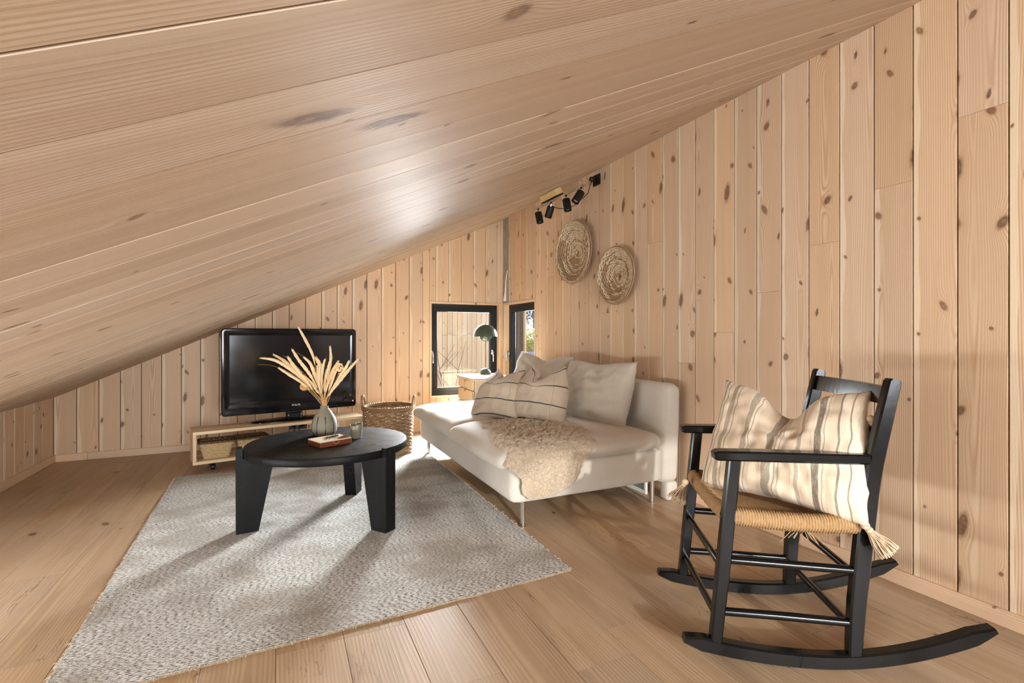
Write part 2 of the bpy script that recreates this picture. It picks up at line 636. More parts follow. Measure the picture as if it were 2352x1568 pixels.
def chair_pillow_mat():
    g = NT('striped_cotton_pillow')
    u, v, _ = g.sep(g.coord('UV'))
    co = g.coord()
    wu = g.madd(g.sub(g.noise(g.vec(g.mul(u, 2.0), g.mul(v, 2.0)), 1.6, 2.0), .5), .02, u)
    gauze = g.noise(g.vec(g.mul(wu, 200), g.mul(v, 14)), 1.0, 3.0)
    weft = g.noise(g.vec(g.mul(u, 60), g.mul(v, 260)), 1.0, 2.0)
    cream = lin(232, 216, 192)
    c = g.mix(g.ss(gauze, .3, .75), lin(214, 194, 166), cream)
    # centre, half width, colour, strength
    dk = lin(84, 74, 62)
    gr = lin(118, 106, 88)
    tan = lin(206, 182, 154)
    bands = [(.04, .008, dk, .8), (.075, .004, dk, .7), (.13, .02, gr, .7), (.17, .004, dk, .7), (.24, .045, tan, .7), (.30, .022, gr, .75), (.335, .004, dk, .6),
             (.40, .05, tan, .8), (.475, .028, gr, .85), (.52, .004, dk, .6), (.545, .004, dk, .5), (.60, .03, tan, .7), (.655, .013, gr, .6), (.70, .03, tan, .6),
             (.755, .021, dk, .88), (.79, .004, dk, .5), (.835, .03, tan, .6), (.865, .007, dk, .8), (.925, .005, dk, .75)]
    for p, hwid, colr, s in bands:
        k = g.ss(g.math('ABSOLUTE', g.sub(wu, p)), hwid, hwid * .7)
        k = g.mul(k, g.ss(gauze, .15, .62, .55, 1.0))
        c = g.mix(g.mul(k, s), c, colr)
    c = g.mix(g.mul(g.ss(weft, .5, .8), .25), c, cream)
    g.P(Base_Color=c, Roughness=.92)
    g.bsdf.inputs['Sheen Weight'].default_value = .2
    g.bump(g.add(g.mul(gauze, .7), g.mul(weft, .5)), .6, .002)
    return g.m


CHAIRP = chair_pillow_mat()


def wool_mat():
    g = NT('sheepskin_wool')
    co = g.coord()
    n1 = g.noise(co, 95.0, 3.0, '3D', rough=.7, dist=1.2)
    n2 = g.noise(co, 7.0, 2.0, '3D')
    c = g.mix(g.ss(n1, .3, .7), lin(176, 152, 122), lin(222, 204, 178))
    c = g.mix(g.mul(g.ss(n2, .4, .7), .3), c, lin(190, 166, 136))
    g.P(Base_Color=c, Roughness=1.0)
    g.bsdf.inputs['Sheen Weight'].default_value = .5
    g.bsdf.inputs['Specular IOR Level'].default_value = .05
    g.bump(n1, .9, .008)
    return g.m


WOOL = wool_mat()


def table_mat():
    g = NT('black_stained_table')
    co = g.coord()
    x, y, z = g.sep(co)
    n1 = g.noise(g.vec(g.mul(x, 6), g.mul(y, 60)), 1.0, 4.0)
    n2 = g.noise(co, 9.0, 5.0, '3D', rough=.7, dist=2.0)
    scr = g.ss(g.math('ABSOLUTE', g.sub(n2, .5)), .006, .0)
    scr = g.mul(scr, g.ss(g.noise(co, 5.0, 2.0, '3D'), .5, .7))
    c = g.mix(n1, (.003, .003, .003), (.010, .010, .0098))
    c = g.mix(g.mul(scr, .3), c, (.16, .15, .14))
    g.P(Base_Color=c, Roughness=g.ss(n2, .3, .7, .36, .52))
    g.bsdf.inputs['Specular IOR Level'].default_value = .16
    g.bump(g.add(n1, g.mul(scr, -.6)), .4, .001)
    return g.m


TABLE = table_mat()

# ------------------------------------------------------------------ the room
XR, YB, XK, YR = 2.257, 5.064, -1.634, -2.4
SL = .4614
ZR = 2.3035


def zc(x):
    return ZR + SL * (x - XR)


W1 = (1.413, 2.232, .340, 1.362)      # back window opening: x0 x1 z0 z1
W2 = (4.270, 5.030, .340, 1.362)      # side window opening: y0 y1 z0 z1
TB = .014                              # board thickness


def struct(name, mb, mat):
    o = obj(name, mb, mat)
    o['kind'] = 'structure'
    return o


def board(parent, mat, M, L0, L1, w, gap=.003, th=TB, name='board', skew0=0.0, skew1=0.0, cham=.0014):
    """long axis local x from L0 to L1, width w on local y, front face at local z = 0, back at -th.
    skew shifts the end at +y against the end at -y"""
    hw = w / 2 - gap / 2
    xm = (L0 + L1) / 2
    prof = [(-hw, -th), (hw, -th), (hw, -cham), (hw - cham, 0), (-hw + cham, 0), (-hw, -cham)]
    vs = []
    for L, sk in ((L0, skew0), (L1, skew1)):
        for y, z in prof:
            vs.append((L - xm + sk * y / w, y, z))
    n = 6
    fs = [tuple(range(n)), tuple(range(2 * n - 1, n - 1, -1))] + [(i, n + i, n + (i + 1) % n, (i + 1) % n) for i in range(n)]
    mb = MB()
    mb.add(vs, fs)
    o = obj(name, mb, mat)
    M2 = M.copy()
    M2.translation = M @ Vector((xm, 0, 0))
    o.matrix_world = M2
    o.parent = parent
    return o


# floor slab + planks
mb = MB().box(((XK + XR) / 2, (YB + YR) / 2, -.06), (XR - XK + .3, YB - YR + .3, .09))
floor = struct('floor', mb, BACKING)
k0 = -10
for k in range(k0, 10):
    xa = max(.39 + .2032 * k, XK - .01)
    xb = min(.39 + .2032 * (k + 1), XR + .01)
    if xb - xa < .03:
        continue
    js = {2: 1.265 - .02, -2: 1.708, -1: 1.708}.get(k, None)
    st = 1.29
    ph = js if js is not None else (random.random() * st)
    ys = sorted({ph + st * i for i in range(-6, 7)})
    ys = [YR] + [q for q in ys if YR + .2 < q < YB - .15] + [YB]
    for a, b in zip(ys[:-1], ys[1:]):
        if b < -.9:
            continue
        M = frame(((xa + xb) / 2, 0, 0), (0, 1, 0), (0, 0, 1))
        board(floor, OAK, M, a + .0006, b - .0006, xb - xa, gap=.0014, th=.014, name='plank', cham=.0008)

# ceiling slab + boards running down the slope
nrm = Vector((-SL, 0, 1)).normalized()
sl_dir = Vector((1, 0, SL)).normalized()
ext = .16
mb = MB()
A, B = XK - .25, XR + .25
vs = []
for dz in (.02, .14):
    for x in (A, B):
        for y in (YR - .15, YB + ext):
            vs.append((x, y, zc(x) + dz))
mb.add(vs, [(0, 1, 3, 2), (4, 6, 7, 5), (0, 4, 5, 1), (2, 3, 7, 6), (0, 2, 6, 4), (1, 5, 7, 3)])
ceiling = struct('ceiling', mb, BACKING)
Lc = (XR - XK) * sqrt(1 + SL * SL)
y = .437 - .1437 * 6
while y < YB - .01:
    yb = min(y + .1437, YB + .004)
    M = frame((XK, (y + yb) / 2, zc(XK)), sl_dir, -nrm) @ Matrix.Rotation(radians(random.uniform(-.6, .6)), 4, 'X')
    board(ceiling, CEIL, M, -.03, Lc + .02, yb - y, gap=.0036, cham=.0007)
    y += .1437

# right wall (x = XR)
mb = MB()
xo_ = XR + TB + .08
for (y0, y1, z0, z1) in ((YR - .1, W2[0], -.02, ZR + .08), (W2[0], W2[1], -.02, W2[2]), (W2[0], W2[1], W2[3], ZR + .08), (W2[1], YB + .18, -.02, ZR + .08)):
    mb.box((XR + TB + .05, (y0 + y1) / 2, (z0 + z1) / 2), (.10, y1 - y0, z1 - z0))
wall_right = struct('wall_right', mb, BACKING)
Mr = lambda yc: frame((XR, yc, 0), (0, 0, 1), (-1, 0, 0))
joints = {0: 1.801, 2: 1.613, 4: 1.424, 6: 1.224, 8: 1.019, 10: .833, 16: 1.174, 12: 1.62, 14: .70, 18: 1.50, 22: 1.55}
for k in range(-4, 30):
    a, b = .8053 + .1413 * k, .8053 + .1413 * (k + 1)
    b = min(b, YB)
    top = ZR + .004
    segs = [(.05, top)]
    if b <= W2[0] + .005:
        if k in joints:
            segs = [(.05, joints[k] - .0005), (joints[k] + .0005, top)]
        for s0, s1 in segs:
            board(wall_right, WALL, Mr((a + b) / 2), s0, s1, b - a, gap=.0046, cham=.0010)
    else:
        if a < W2[0]:
            board(wall_right, WALL, Mr((a + W2[0]) / 2), .05, top, W2[0] - a, gap=.0006)
            a = W2[0]
        board(wall_right, WALL, Mr((a + b) / 2), .05, W2[2], b - a, gap=.003)
        if b < 4.95:
            board(wall_right, WALL, Mr((a + b) / 2), W2[3], top, b - a, gap=.003)
# open joint in the corner where one board is missing: grey membrane shows
mbm = MB()
for i in range(6):
    z0 = W2[3] + i * (ZR - W2[3]) / 6
    mbm.bbox((XR + TB * .6, 4.985 + .003 * sin(i * 2.1), z0 + (ZR - W2[3]) / 12), (TB, .155 + .004 * cos(i), (ZR - W2[3]) / 6 + .004), .006)
obj('membrane_strip', mbm, MEMBRANE, wall_right)
wmb = MB().tube([(XR - .004, 4.93, 1.72), (XR - .012, 4.955, 1.60), (XR - .008, 4.972, 1.48), (XR - .012, 4.985, 1.385)], [.004, .006, .010, .022], 8)
obj('white_sealant_bead', wmb, WHITEP, wall_right, smooth=True)

# back wall (y = YB)
mb = MB()
for (x0, x1, z0, z1) in ((XK - .1, W1[0], -.02, 2.4), (W1[0], W1[1], -.02, W1[2]), (W1[0], W1[1], W1[3], 2.4), (W1[1], XR + TB + .1, -.02, 2.4)):
    zt0, zt1 = (min(z1, zc(x0) + .03), min(z1, zc(x1) + .03))
    yy0, yy1 = YB + TB, YB + TB + .12
    vs = [(x0, yy0, z0), (x1, yy0, z0), (x1, yy0, zt1), (x0, yy0, zt0), (x0, yy1, z0), (x1, yy1, z0), (x1, yy1, zt1), (x0, yy1, zt0)]
    mb.add(vs, [(0, 1, 2, 3), (5, 4, 7, 6), (0, 4, 5, 1), (3, 2, 6, 7), (0, 3, 7, 4), (1, 5, 6, 2)])
wall_back = struct('wall_back', mb, BACKING)
Mbk = lambda xc: frame((xc, YB, 0), (0, 0, 1), (0, -1, 0))


def back_board(a, b, z0, z1, gap):
    # local x = world z, local y = world x (sign checked below)
    M = Mbk((a + b) / 2)
    sgn = 1 if (M.to_3x3() @ Vector((0, 1, 0))).x > 0 else -1
    if z1 is None:
        board(wall_back, WALL, M, z0, zc((a + b) / 2) + .004, b - a, gap=gap, skew1=sgn * SL * (b - a))
    else:
        board(wall_back, WALL, M, z0, z1, b - a, gap=gap)


edges = [XK] + [-1.4908 + .1415 * k for k in range(0, 27)]
edges = [e for e in edges if e < XR - .03] + [XR + TB]
for a, b in zip(edges[:-1], edges[1:]):
    if b <= W1[0] + .002:
        back_board(a, b, .05, None, .0050)
    else:
        if a < W1[0]:
            back_board(a, W1[0], .05, None, .0006)
            a = W1[0]
        if a >= W1[1]:
            back_board(a, b, .05, None, .001)
            continue
        bb = min(b, W1[1])
        back_board(a, bb, .05, W1[2], .003)
        back_board(a, bb, W1[3], None, .003)
        if b > W1[1]:
            back_board(W1[1], b, .05, None, .0006)

# knee wall (x = XK)
zk = zc(XK)
W4 = (.30, 2.60, .09, .43)              # added low opening in the knee wall, unseen, for the fill lamp
mb = MB()
for (y0, y1, z0, z1) in ((YR - .1, W4[0], -.02, zk + .03), (W4[0], W4[1], -.02, W4[2]), (W4[0], W4[1], W4[3], zk + .03), (W4[1], YB + .1, -.02, zk + .03)):
    mb.box((XK - TB - .06, (y0 + y1) / 2, (z0 + z1) / 2), (.12, y1 - y0, z1 - z0))
wall_left = struct('wall_left', mb, BACKING)
for k in range(16):
    b = 5.0014 - .1413 * (k - 1) if k else YB
    a = 5.0014 - .1413 * k
    board(wall_left, WALL, frame((XK, (a + b) / 2, 0), (0, 0, 1), (1, 0, 0)), .05, zk + .004, b - a, gap=.0034)

# rear wall behind the camera with a window
W3 = (-.35, 1.75, .45, 1.62)
mb = MB()
for (x0, x1, z0, z1) in ((XK - .1, W3[0], -.02, 2.6), (W3[0], W3[1], -.02, W3[2]), (W3[0], W3[1], W3[3], 2.6), (W3[1], XR + TB + .1, -.02, 2.6)):
    zt0, zt1 = (min(z1, zc(x0) + .03), min(z1, zc(x1) + .03))
    if x0 == W3[0] and z0 == W3[3]:
        zt0 = max(zt0, W3[3])
    yy0, yy1 = YR - .14, YR
    vs = [(x0, yy0, z0), (x1, yy0, z0), (x1, yy0, zt1), (x0, yy0, zt0), (x0, yy1, z0), (x1, yy1, z0), (x1, yy1, zt1), (x0, yy1, zt0)]
    mb.add(vs, [(0, 1, 2, 3), (5, 4, 7, 6), (0, 4, 5, 1), (3, 2, 6, 7), (0, 3, 7, 4), (1, 5, 6, 2)])
wall_rear = struct('wall_rear', mb, WALL)

# baseboards
BH, BT = .058, .014
bb = struct('baseboard_right', MB().bbox((0, 0, 0), (YB - YR, BH, BT), .002), TRIM)
bb.matrix_world = frame((XR - BT / 2, (YB + YR) / 2, BH / 2), (0, 1, 0), (-1, 0, 0))
bo = bpy.data.objects.new('baseboard_back', None)
COL.objects.link(bo)
bo['kind'] = 'structure'
for a, b in ((XK + BT, -1.42), (-1.4185, 2.24)):
    o = obj('board_length', MB().bbox((0, 0, 0), (b - a, BH, BT), .002), TRIM)
    o.matrix_world = frame(((a + b) / 2, YB - BT / 2, BH / 2), (1, 0, 0), (0, -1, 0))
    o.parent = bo
bb = struct('baseboard_left', MB().bbox((0, 0, 0), (YB - YR, BH, BT), .002), TRIM)
bb.matrix_world = frame((XK + BT / 2, (YB + YR) / 2, BH / 2), (0, 1, 0), (1, 0, 0))


# windows: local frame x = along the wall, y = out of the room, z = up; origin at the lower inner corner of the opening
def window(name, M, W, H, depth, handles, bars=0):
    root = bpy.data.objects.new(name, None)
    COL.objects.link(root)
    root.matrix_world = M
    root['kind'] = 'structure'
    c, cw = .006, .020
    lin_t = .018
    # casing strips + reveal lining of pine
    cs = MB()
    for (x0, x1, z0, z1) in ((0, W, H - cw, H), (0, W, 0, cw), (0, cw, cw, H - cw), (W - cw, W, cw, H - cw)):
        cs.bbox(((x0 + x1) / 2, (depth - c) / 2, (z0 + z1) / 2), (x1 - x0, depth + c, z1 - z0), .0015)
    obj('reveal_lining', cs, TRIM, root)
    fw, ft = .040, .055
    x0, x1, z0, z1 = cw, W - cw, cw, H - cw
    fm = MB()
    yc = depth - ft / 2 + .012
    fm.bbox(((x0 + x1) / 2, yc, z1 - fw / 2), (x1 - x0, ft, fw), .003)
    fm.bbox(((x0 + x1) / 2, yc, z0 + fw / 2), (x1 - x0, ft, fw), .003)
    fm.bbox((x0 + fw / 2, yc, (z0 + z1) / 2), (fw, ft, z1 - z0 - 2 * fw), .003)
    fm.bbox((x1 - fw / 2, yc, (z0 + z1) / 2), (fw, ft, z1 - z0 - 2 * fw), .003)
    obj('window_frame', fm, BLACKF, root)
    x0, x1, z0, z1 = x0 + fw - .004, x1 - fw + .004, z0 + fw - .004, z1 - fw + .004
    sw = .046
    sm = MB()
    yc2 = yc - .006
    for (a, b, d, e) in ((x0, x1, z1 - sw, z1), (x0, x1, z0, z0 + sw), (x0, x0 + sw, z0 + sw, z1 - sw), (x1 - sw, x1, z0 + sw, z1 - sw)):
        sm.bbox(((a + b) / 2, yc2, (d + e) / 2), (b - a, .05, e - d), .004)
    for i in range(bars):
        xb_ = x0 + (x1 - x0) * (i + 1) / (bars + 1)
        sm.bbox((xb_, yc2, (z0 + z1) / 2), (.05, .05, z1 - z0 - .02), .004)
    if bars:
        sm.bbox(((x0 + x1) / 2, yc2, z0 + (z1 - z0) * .5), (x1 - x0 - .02, .05, .03), .004)
    sash = obj('window_sash', sm, BLACKF, root)
    obj('pane', MB().box(((x0 + x1) / 2, yc2 + .008, (z0 + z1) / 2), (x1 - x0 - 2 * sw + .012, .006, z1 - z0 - 2 * sw + .012)), GLASS, root)
    for hx, hz in handles:
        hb = MB()
        yf = yc2 - .026
        hb.bbox((hx, yf - .004, hz), (.020, .008, .055), .003)
        hb.tube([(hx, yf - .004, hz + .008), (hx, yf - .030, hz + .008)], .007, 10)
        hb.tube([(hx, yf - .030, hz + .012), (hx + .002, yf - .036, hz - .01), (hx + .004, yf - .036, hz - .06), (hx + .004, yf - .032, hz - .105)], [.007, .0075, .008, .006], 8)
        obj('handle', hb, CHROME, root, smooth=True)
    return root


Mw1 = Matrix.Translation((W1[0], YB, W1[2]))
window('window_1', Mw1, W1[1] - W1[0], W1[3] - W1[2], .105, [(.040, .475), (W1[1] - W1[0] - .085, .475)])
# side window: local x runs along -y (so that local y points to +x)
Mw2 = Matrix.Translation((XR, W2[1], W2[2])) @ Matrix.Rotation(radians(-90), 4, 'Z')
window('window_2', Mw2, W2[1] - W2[0], W2[3] - W2[2], .095, [(.040, .475)])
Mw4 = Matrix.Translation((XK - TB, W4[0], W4[2])) @ Matrix.Rotation(radians(90), 4, 'Z')
window('added_window_low', Mw4, W4[1] - W4[0], W4[3] - W4[2], .09, [(.6, .2)])  # unseen window added around the low fill lamp
Mw3 = Matrix.Translation((W3[1], YR, W3[2])) @ Matrix.Rotation(pi, 4, 'Z')
window('window_3', Mw3, W3[1] - W3[0], W3[3] - W3[2], .10, [(1.0, .5)], bars=3)

# ------------------------------------------------------------------ shared builders
def wpart(name, mb, mat, root, smooth=False, kind=None, uvs=None):
    """mesh given in world space, attached to root"""
    Mi = root.matrix_basis.inverted()
    mb.v = [tuple(Mi @ Vector(p)) for p in mb.v]
    return obj(name, mb, mat, root, smooth=smooth, kind=kind, uvs=uvs)


def softbox(c, s, r, bulge=(0, 0, 0), n=(14, 14, 6), wob=0.0, seed=0.0):
    """rounded box with crowned faces; returns MB"""
    mb = MB()
    hx, hy, hz = s[0] / 2, s[1] / 2, s[2] / 2
    ids = {}

    def vert(u, v, w):
        k = (round(u, 5), round(v, 5), round(w, 5))
        if k in ids:
            return ids[k]
        p = Vector((u * hx, v * hy, w * hz))
        q = Vector((max(-hx + r, min(hx - r, p.x)), max(-hy + r, min(hy - r, p.y)), max(-hz + r, min(hz - r, p.z))))
        d = p - q
        if d.length > 1e-9:
            # rounded corner
            m = max(abs(d.x), abs(d.y), abs(d.z))
            p = q + d.normalized() * m
        p.x += bulge[0] * u * (1 - v * v) * (1 - w * w)
        p.y += bulge[1] * v * (1 - u * u) * (1 - w * w)
        p.z += bulge[2] * w * (1 - u ** 4) * (1 - v ** 4)
        if wob:
            p += noise.noise_vector(Vector((p.x * 5 + seed, p.y * 5, p.z * 5))) * wob
        mb.v.append((p.x + c[0], p.y + c[1], p.z + c[2]))
        ids[k] = len(mb.v) - 1
        return ids[k]

    def lin_(m):
        # denser towards the ends
        return [-cos(pi * i / m) * .35 + (2 * i / m - 1) * .65 for i in range(m + 1)]
    gx, gy, gz = lin_(n[0]), lin_(n[1]), lin_(n[2])
    for w, fl in ((-1, 1), (1, 0)):
        for i in range(n[0]):
            for j in range(n[1]):
                q = [vert(gx[i], gy[j], w), vert(gx[i + 1], gy[j], w), vert(gx[i + 1], gy[j + 1], w), vert(gx[i], gy[j + 1], w)]
                mb.f.append(tuple(q[::-1] if fl else q))
    for v, fl in ((-1, 0), (1, 1)):
        for i in range(n[0]):
            for j in range(n[2]):
                q = [vert(gx[i], v, gz[j]), vert(gx[i + 1], v, gz[j]), vert(gx[i + 1], v, gz[j + 1]), vert(gx[i], v, gz[j + 1])]
                mb.f.append(tuple(q[::-1] if fl else q))
    for u, fl in ((-1, 1), (1, 0)):
        for i in range(n[1]):
            for j in range(n[2]):
                q = [vert(u, gy[i], gz[j]), vert(u, gy[i + 1], gz[j]), vert(u, gy[i + 1], gz[j + 1]), vert(u, gy[i], gz[j + 1])]
                mb.f.append(tuple(q[::-1] if fl else q))
    return mb


def pillow(w, h, t, chop=0.0, chopw=.42, taper=0.0, pin=.06, N=40, wr=.006, seed=0.0, sag=0.0, ear=0.0, dent=-.35, v0=-.25):
    """cushion in its own frame: x width, y height, z towards the front. Returns MB, uvs"""
    mb, uvs, ids = MB(), [], {}

    def pt(i, j, side):
        edge = i in (0, N) or j in (0, N)
        k = (i, j, 0 if edge else side)
        if k in ids:
            return ids[k]
        u, v = 2 * i / N - 1, 2 * j / N - 1
        au, av = abs(u), abs(v)
        f = max(0.0, (1 - au ** 2.6)) ** .55 * max(0.0, (1 - av ** 2.6)) ** .55
        x = w / 2 * u * (1 - pin * (1 - v * v))
        y = h / 2 * v * (1 - pin * (1 - u * u))
        vt = max(0.0, (v - v0) / (1 - v0))
        vt = vt * vt * (3 - 2 * vt)
        d = exp(-(u / chopw) ** 2)
        y -= chop * d * vt
        x *= 1 - taper * vt
        z = side * t / 2 * f * (1 - .45 * d * vt * (1 if chop else 0))
        z += chop * dent * (d - .4) * vt          # the dent folds the cover
        y += ear * au ** 6 * vt
        vb = max(0.0, -v)
        if sag:
            z += sag * vb * vb * side * f
            y += sag * .4 * vb * vb * (1 - au)
        nv = noise.noise_vector(Vector((u * 3.2 + seed, v * 3.2 + side * 5, seed)))
        nv2 = noise.noise_vector(Vector((u * 8 + seed, v * 5 + side * 3, seed + 9)))
        x += nv.x * wr * .5
        y += nv.y * wr * .5
        z += (nv.z * wr * 1.4 + nv2.z * wr * .9) * f ** .5
        mb.v.append((x, y, z))
        uvs.append((i / N, j / N))
        ids[k] = len(mb.v) - 1
        return ids[k]
    for side in (1, -1):
        for i in range(N):
            for j in range(N):
                q = [pt(i, j, side), pt(i + 1, j, side), pt(i + 1, j + 1, side), pt(i, j + 1, side)]
                mb.f.append(tuple(q if side > 0 else q[::-1]))
    return mb, uvs


def pillow_obj(name, mbuv, mat, M, label, cat, group=None, piping=None):
    mb, uvs = mbuv
    o = obj(name, mb, mat, smooth='all', uvs=uvs)
    o.matrix_world = M
    tag(o, label, cat, group)
    return o


def sweep(mb, path, hw, hh, ch=.004, side=Vector((0, 1, 0))):
    """chamfered rectangular bar along a path; hw half size along `side`, hh half size across (can be a list)"""
    path = [Vector(p) for p in path]
    m = len(path)
    hhs = hh if isinstance(hh, (list, tuple)) else [hh] * m
    hws = hw if isinstance(hw, (list, tuple)) else [hw] * m
    vs, fs = [], []
    for i, p in enumerate(path):
        t = (path[min(i + 1, m - 1)] - path[max(i - 1, 0)]).normalized()
        s = (side - t * side.dot(t)).normalized()
        b = t.cross(s)
        a, c = hws[i], hhs[i]
        e = min(ch, a * .6, c * .6)
        for (q, r) in ((a, c - e), (a - e, c), (-a + e, c), (-a, c - e), (-a, -c + e), (-a + e, -c), (a - e, -c), (a, -c + e)):
            vs.append(tuple(p + s * q + b * r))
    for i in range(m - 1):
        for k in range(8):
            fs.append((i * 8 + k, i * 8 + (k + 1) % 8, (i + 1) * 8 + (k + 1) % 8, (i + 1) * 8 + k))
    fs.append(tuple(range(8))[::-1])
    fs.append(tuple((m - 1) * 8 + k for k in range(8)))
    mb.add(vs, fs)
    return mb


# ------------------------------------------------------------------ rug
rug_c = [(-.675, 4.14), (1.122, 4.10), (1.116, 1.786), (-.605, 1.722)]
rc = Vector((sum(p[0] for p in rug_c) / 4, sum(p[1] for p in rug_c) / 4, 0))
rug = thing('rug', 'grey-beige woven wool rug with ragged edges under the coffee table', 'rug', rc)
RT = .011


def rugp(u, v):
    a, b, c, d = [Vector((*p, 0)) for p in rug_c]
    return (d * (1 - u) + c * u) * (1 - v) + (a * (1 - u) + b * u) * v


mb = MB()
NU, NV = 72, 96
for j in range(NV + 1):
    for i in range(NU + 1):
        p = rugp(i / NU, j / NV)
        e = min(i, j, NU - i, NV - j)
        out = 0
        if e == 0:
            n_ = noise.noise(Vector((p.x * 22, p.y * 22, 3.1)))
            p += (p - rc).normalized() * n_ * .006
        zz = RT + noise.noise(Vector((p.x * 3, p.y * 3, .7))) * .0015 if e else RT * .72
        mb.v.append((p.x, p.y, zz))
for j in range(NV):
    for i in range(NU):
        a = j * (NU + 1) + i
        mb.f.append((a, a + 1, a + NU + 2, a + NU + 1))
per = [i for i in range(NU + 1)] + [j * (NU + 1) + NU for j in range(1, NV + 1)] + [NV * (NU + 1) + i for i in range(NU - 1, -1, -1)] + [j * (NU + 1) for j in range(NV - 1, 0, -1)]
sd_ = MB()
for q in per:
    sd_.v.append(mb.v[q])
    sd_.v.append((mb.v[q][0], mb.v[q][1], .0006))
for k in range(len(per)):
    k2 = (k + 1) % len(per)
    sd_.f.append((2 * k2, 2 * k, 2 * k + 1, 2 * k2 + 1))
wpart('edge_binding', sd_, plain('rug_edge', lin(150, 128, 100), .95, var=.3, scale=120, bump=.5), rug)
wpart('pile', mb, RUG, rug, smooth='all')
fm = MB()
for k in range(1500):
    side = random.choice((0, 1, 1, 2, 3, 3))
    t = random.random()
    u, v = [(t, 0), (1, t), (t, 1), (0, t)][side]
    p = rugp(u, v)
    outd = [Vector((0, -1, 0)), Vector((1, 0, 0)), Vector((0, 1, 0)), Vector((-1, 0, 0))][side]
    if side == 2:
        continue
    L = random.uniform(.004, .013) * (2.0 if random.random() < .06 else 1)
    tng = Vector((-outd.y, outd.x, 0))
    d = (outd + tng * random.uniform(-.9, .9)).normalized()
    z0 = random.uniform(.004, RT)
    p0 = p - outd * .004
    fm.tube([(p0.x, p0.y, z0), tuple(p0 + d * L * .6 + Vector((0, 0, z0 + random.uniform(-.002, .004)))), tuple(p0 + d * L + Vector((0, 0, max(.001, z0 - random.uniform(0, .006)))))], [.0011, .001, .0005], 4, cap=False)
wpart('fringe_threads', fm, plain('rug_thread', lin(196, 188, 172), .9, var=.25, scale=90), rug, kind='stuff')
ft = MB()
for k in range(130):
    p = rugp(random.random(), random.random())
    a = random.random() * 2 * pi
    L = random.uniform(.008, .022)
    ft.tube([(p.x, p.y, RT), (p.x + cos(a) * L * .5, p.y + sin(a) * L * .5, RT + random.uniform(.002, .006)), (p.x + cos(a + .8) * L, p.y + sin(a + .8) * L, RT + .001)], .0007, 4, cap=False)
wpart('loose_threads', ft, bpy.data.materials['rug_thread'], rug, kind='stuff')

# ------------------------------------------------------------------ TV bench
bench = thing('tv_bench', 'low open pine bench on black castors holding the television', 'bench', (.013, 4.445, 0), radians(11.5))
BL, BD, Z0, Z1, BTH = 1.262, .26, .062, .301, .022
TW = (BD - .003) / 2
for s_ in (-1, 1):
    obj('top_plank', MB().bbox((0, 0, 0), (BL, TW, BTH), .0015), BENCHW, bench, loc=(0, s_ * (TW / 2 + .0015), Z1 - BTH / 2))
obj('bottom_panel', MB().bbox((0, 0, 0), (BL, BD, BTH), .0015), BENCHW, bench, loc=(0, 0, Z0 + BTH / 2))
for s_ in (-1, 1):
    o = obj('side_panel', MB().bbox((0, 0, 0), (Z1 - Z0 - 2 * BTH, BD, BTH), .0015), BENCHW, bench, loc=(s_ * (BL / 2 - BTH / 2), 0, (Z0 + Z1) / 2))
    o.rotation_euler = (0, radians(90), 0)
for sx in (-1, 1):
    for sy in (-1, 1):
        cx_, cy_ = sx * (BL / 2 - .13), sy * (BD / 2 - .045)
        cm = MB().bbox((cx_, cy_, Z0 - .004), (.05, .04, .007), .001)
        cm.bbox((cx_ - .014, cy_ + .006, .040), (.006, .036, .042), .001)
        cm.bbox((cx_ + .014, cy_ + .006, .040), (.006, .036, .042), .001)
        c_ = obj('castor', cm, BLACKM, bench)
        wm = MB().lathe([(.001, -.011), (.022, -.011), (.0245, -.007), (.0245, .007), (.022, .011), (.001, .011)], 20, M=Matrix.Translation((cx_, cy_ + .012, .0248)) @ Matrix.Rotation(radians(90), 4, 'Y'))
        obj('wheel', wm, BLACKPL, c_, smooth=True)

# ------------------------------------------------------------------ television
tv = thing('television', 'black glossy flat-screen television standing on the pine bench', 'television', (.1, 4.5, Z1), radians(11.0))
pw, pz0, pz1 = 1.043, .072, .758


def rrect(w, h, r, n=6, cx=0, cz=0):
    out = []
    for (sx, sz, a0) in ((1, 1, 0), (-1, 1, 90), (-1, -1, 180), (1, -1, 270)):
        for i in range(n + 1):
            a = radians(a0 + 90 * i / n)
            out.append((cx + sx * (w / 2 - r) + r * cos(a), cz + sz * (h / 2 - r) + r * sin(a)))
    return out


zc_ = (pz0 + pz1) / 2
Mx = Matrix.Rotation(radians(90), 4, 'X')     # (x, y, z) -> (x, -z, y)
bm_ = MB()
for (y0, y1, sh) in ((-.018, .03, 0), (.03, .055, .03), (.055, .085, .16)):
    bm_.prism(rrect(pw - sh, pz1 - pz0 - sh, .028), -y1, -y0, M=Mx @ Matrix.Translation((-.012, zc_, 0)))
obj('casing', bm_, GLOSSBL, tv, smooth=True)
bz = MB()
outer = rrect(pw, pz1 - pz0, .028, cx=-.012, cz=zc_)
inner = rrect(pw - .112, pz1 - pz0 - .165, .006, cx=-.012, cz=zc_ + .025)
n_ = len(outer)
mid = [((a[0] * .35 + b[0] * .65), (a[1] * .35 + b[1] * .65)) for a, b in zip(outer, inner)]
for ring, y in ((outer, -.018), ([(a[0] * .99 - .0001, (a[1] - zc_) * .985 + zc_) for a in outer], -.026), (mid, -.028), (inner, -.020)):
    bz.v.extend([(p[0], y, p[1]) for p in ring])
for l in range(3):
    for k in range(n_):
        bz.f.append((l * n_ + k, (l + 1) * n_ + k, (l + 1) * n_ + (k + 1) % n_, l * n_ + (k + 1) % n_))
obj('bezel', bz, GLOSSBL, tv, smooth=True)
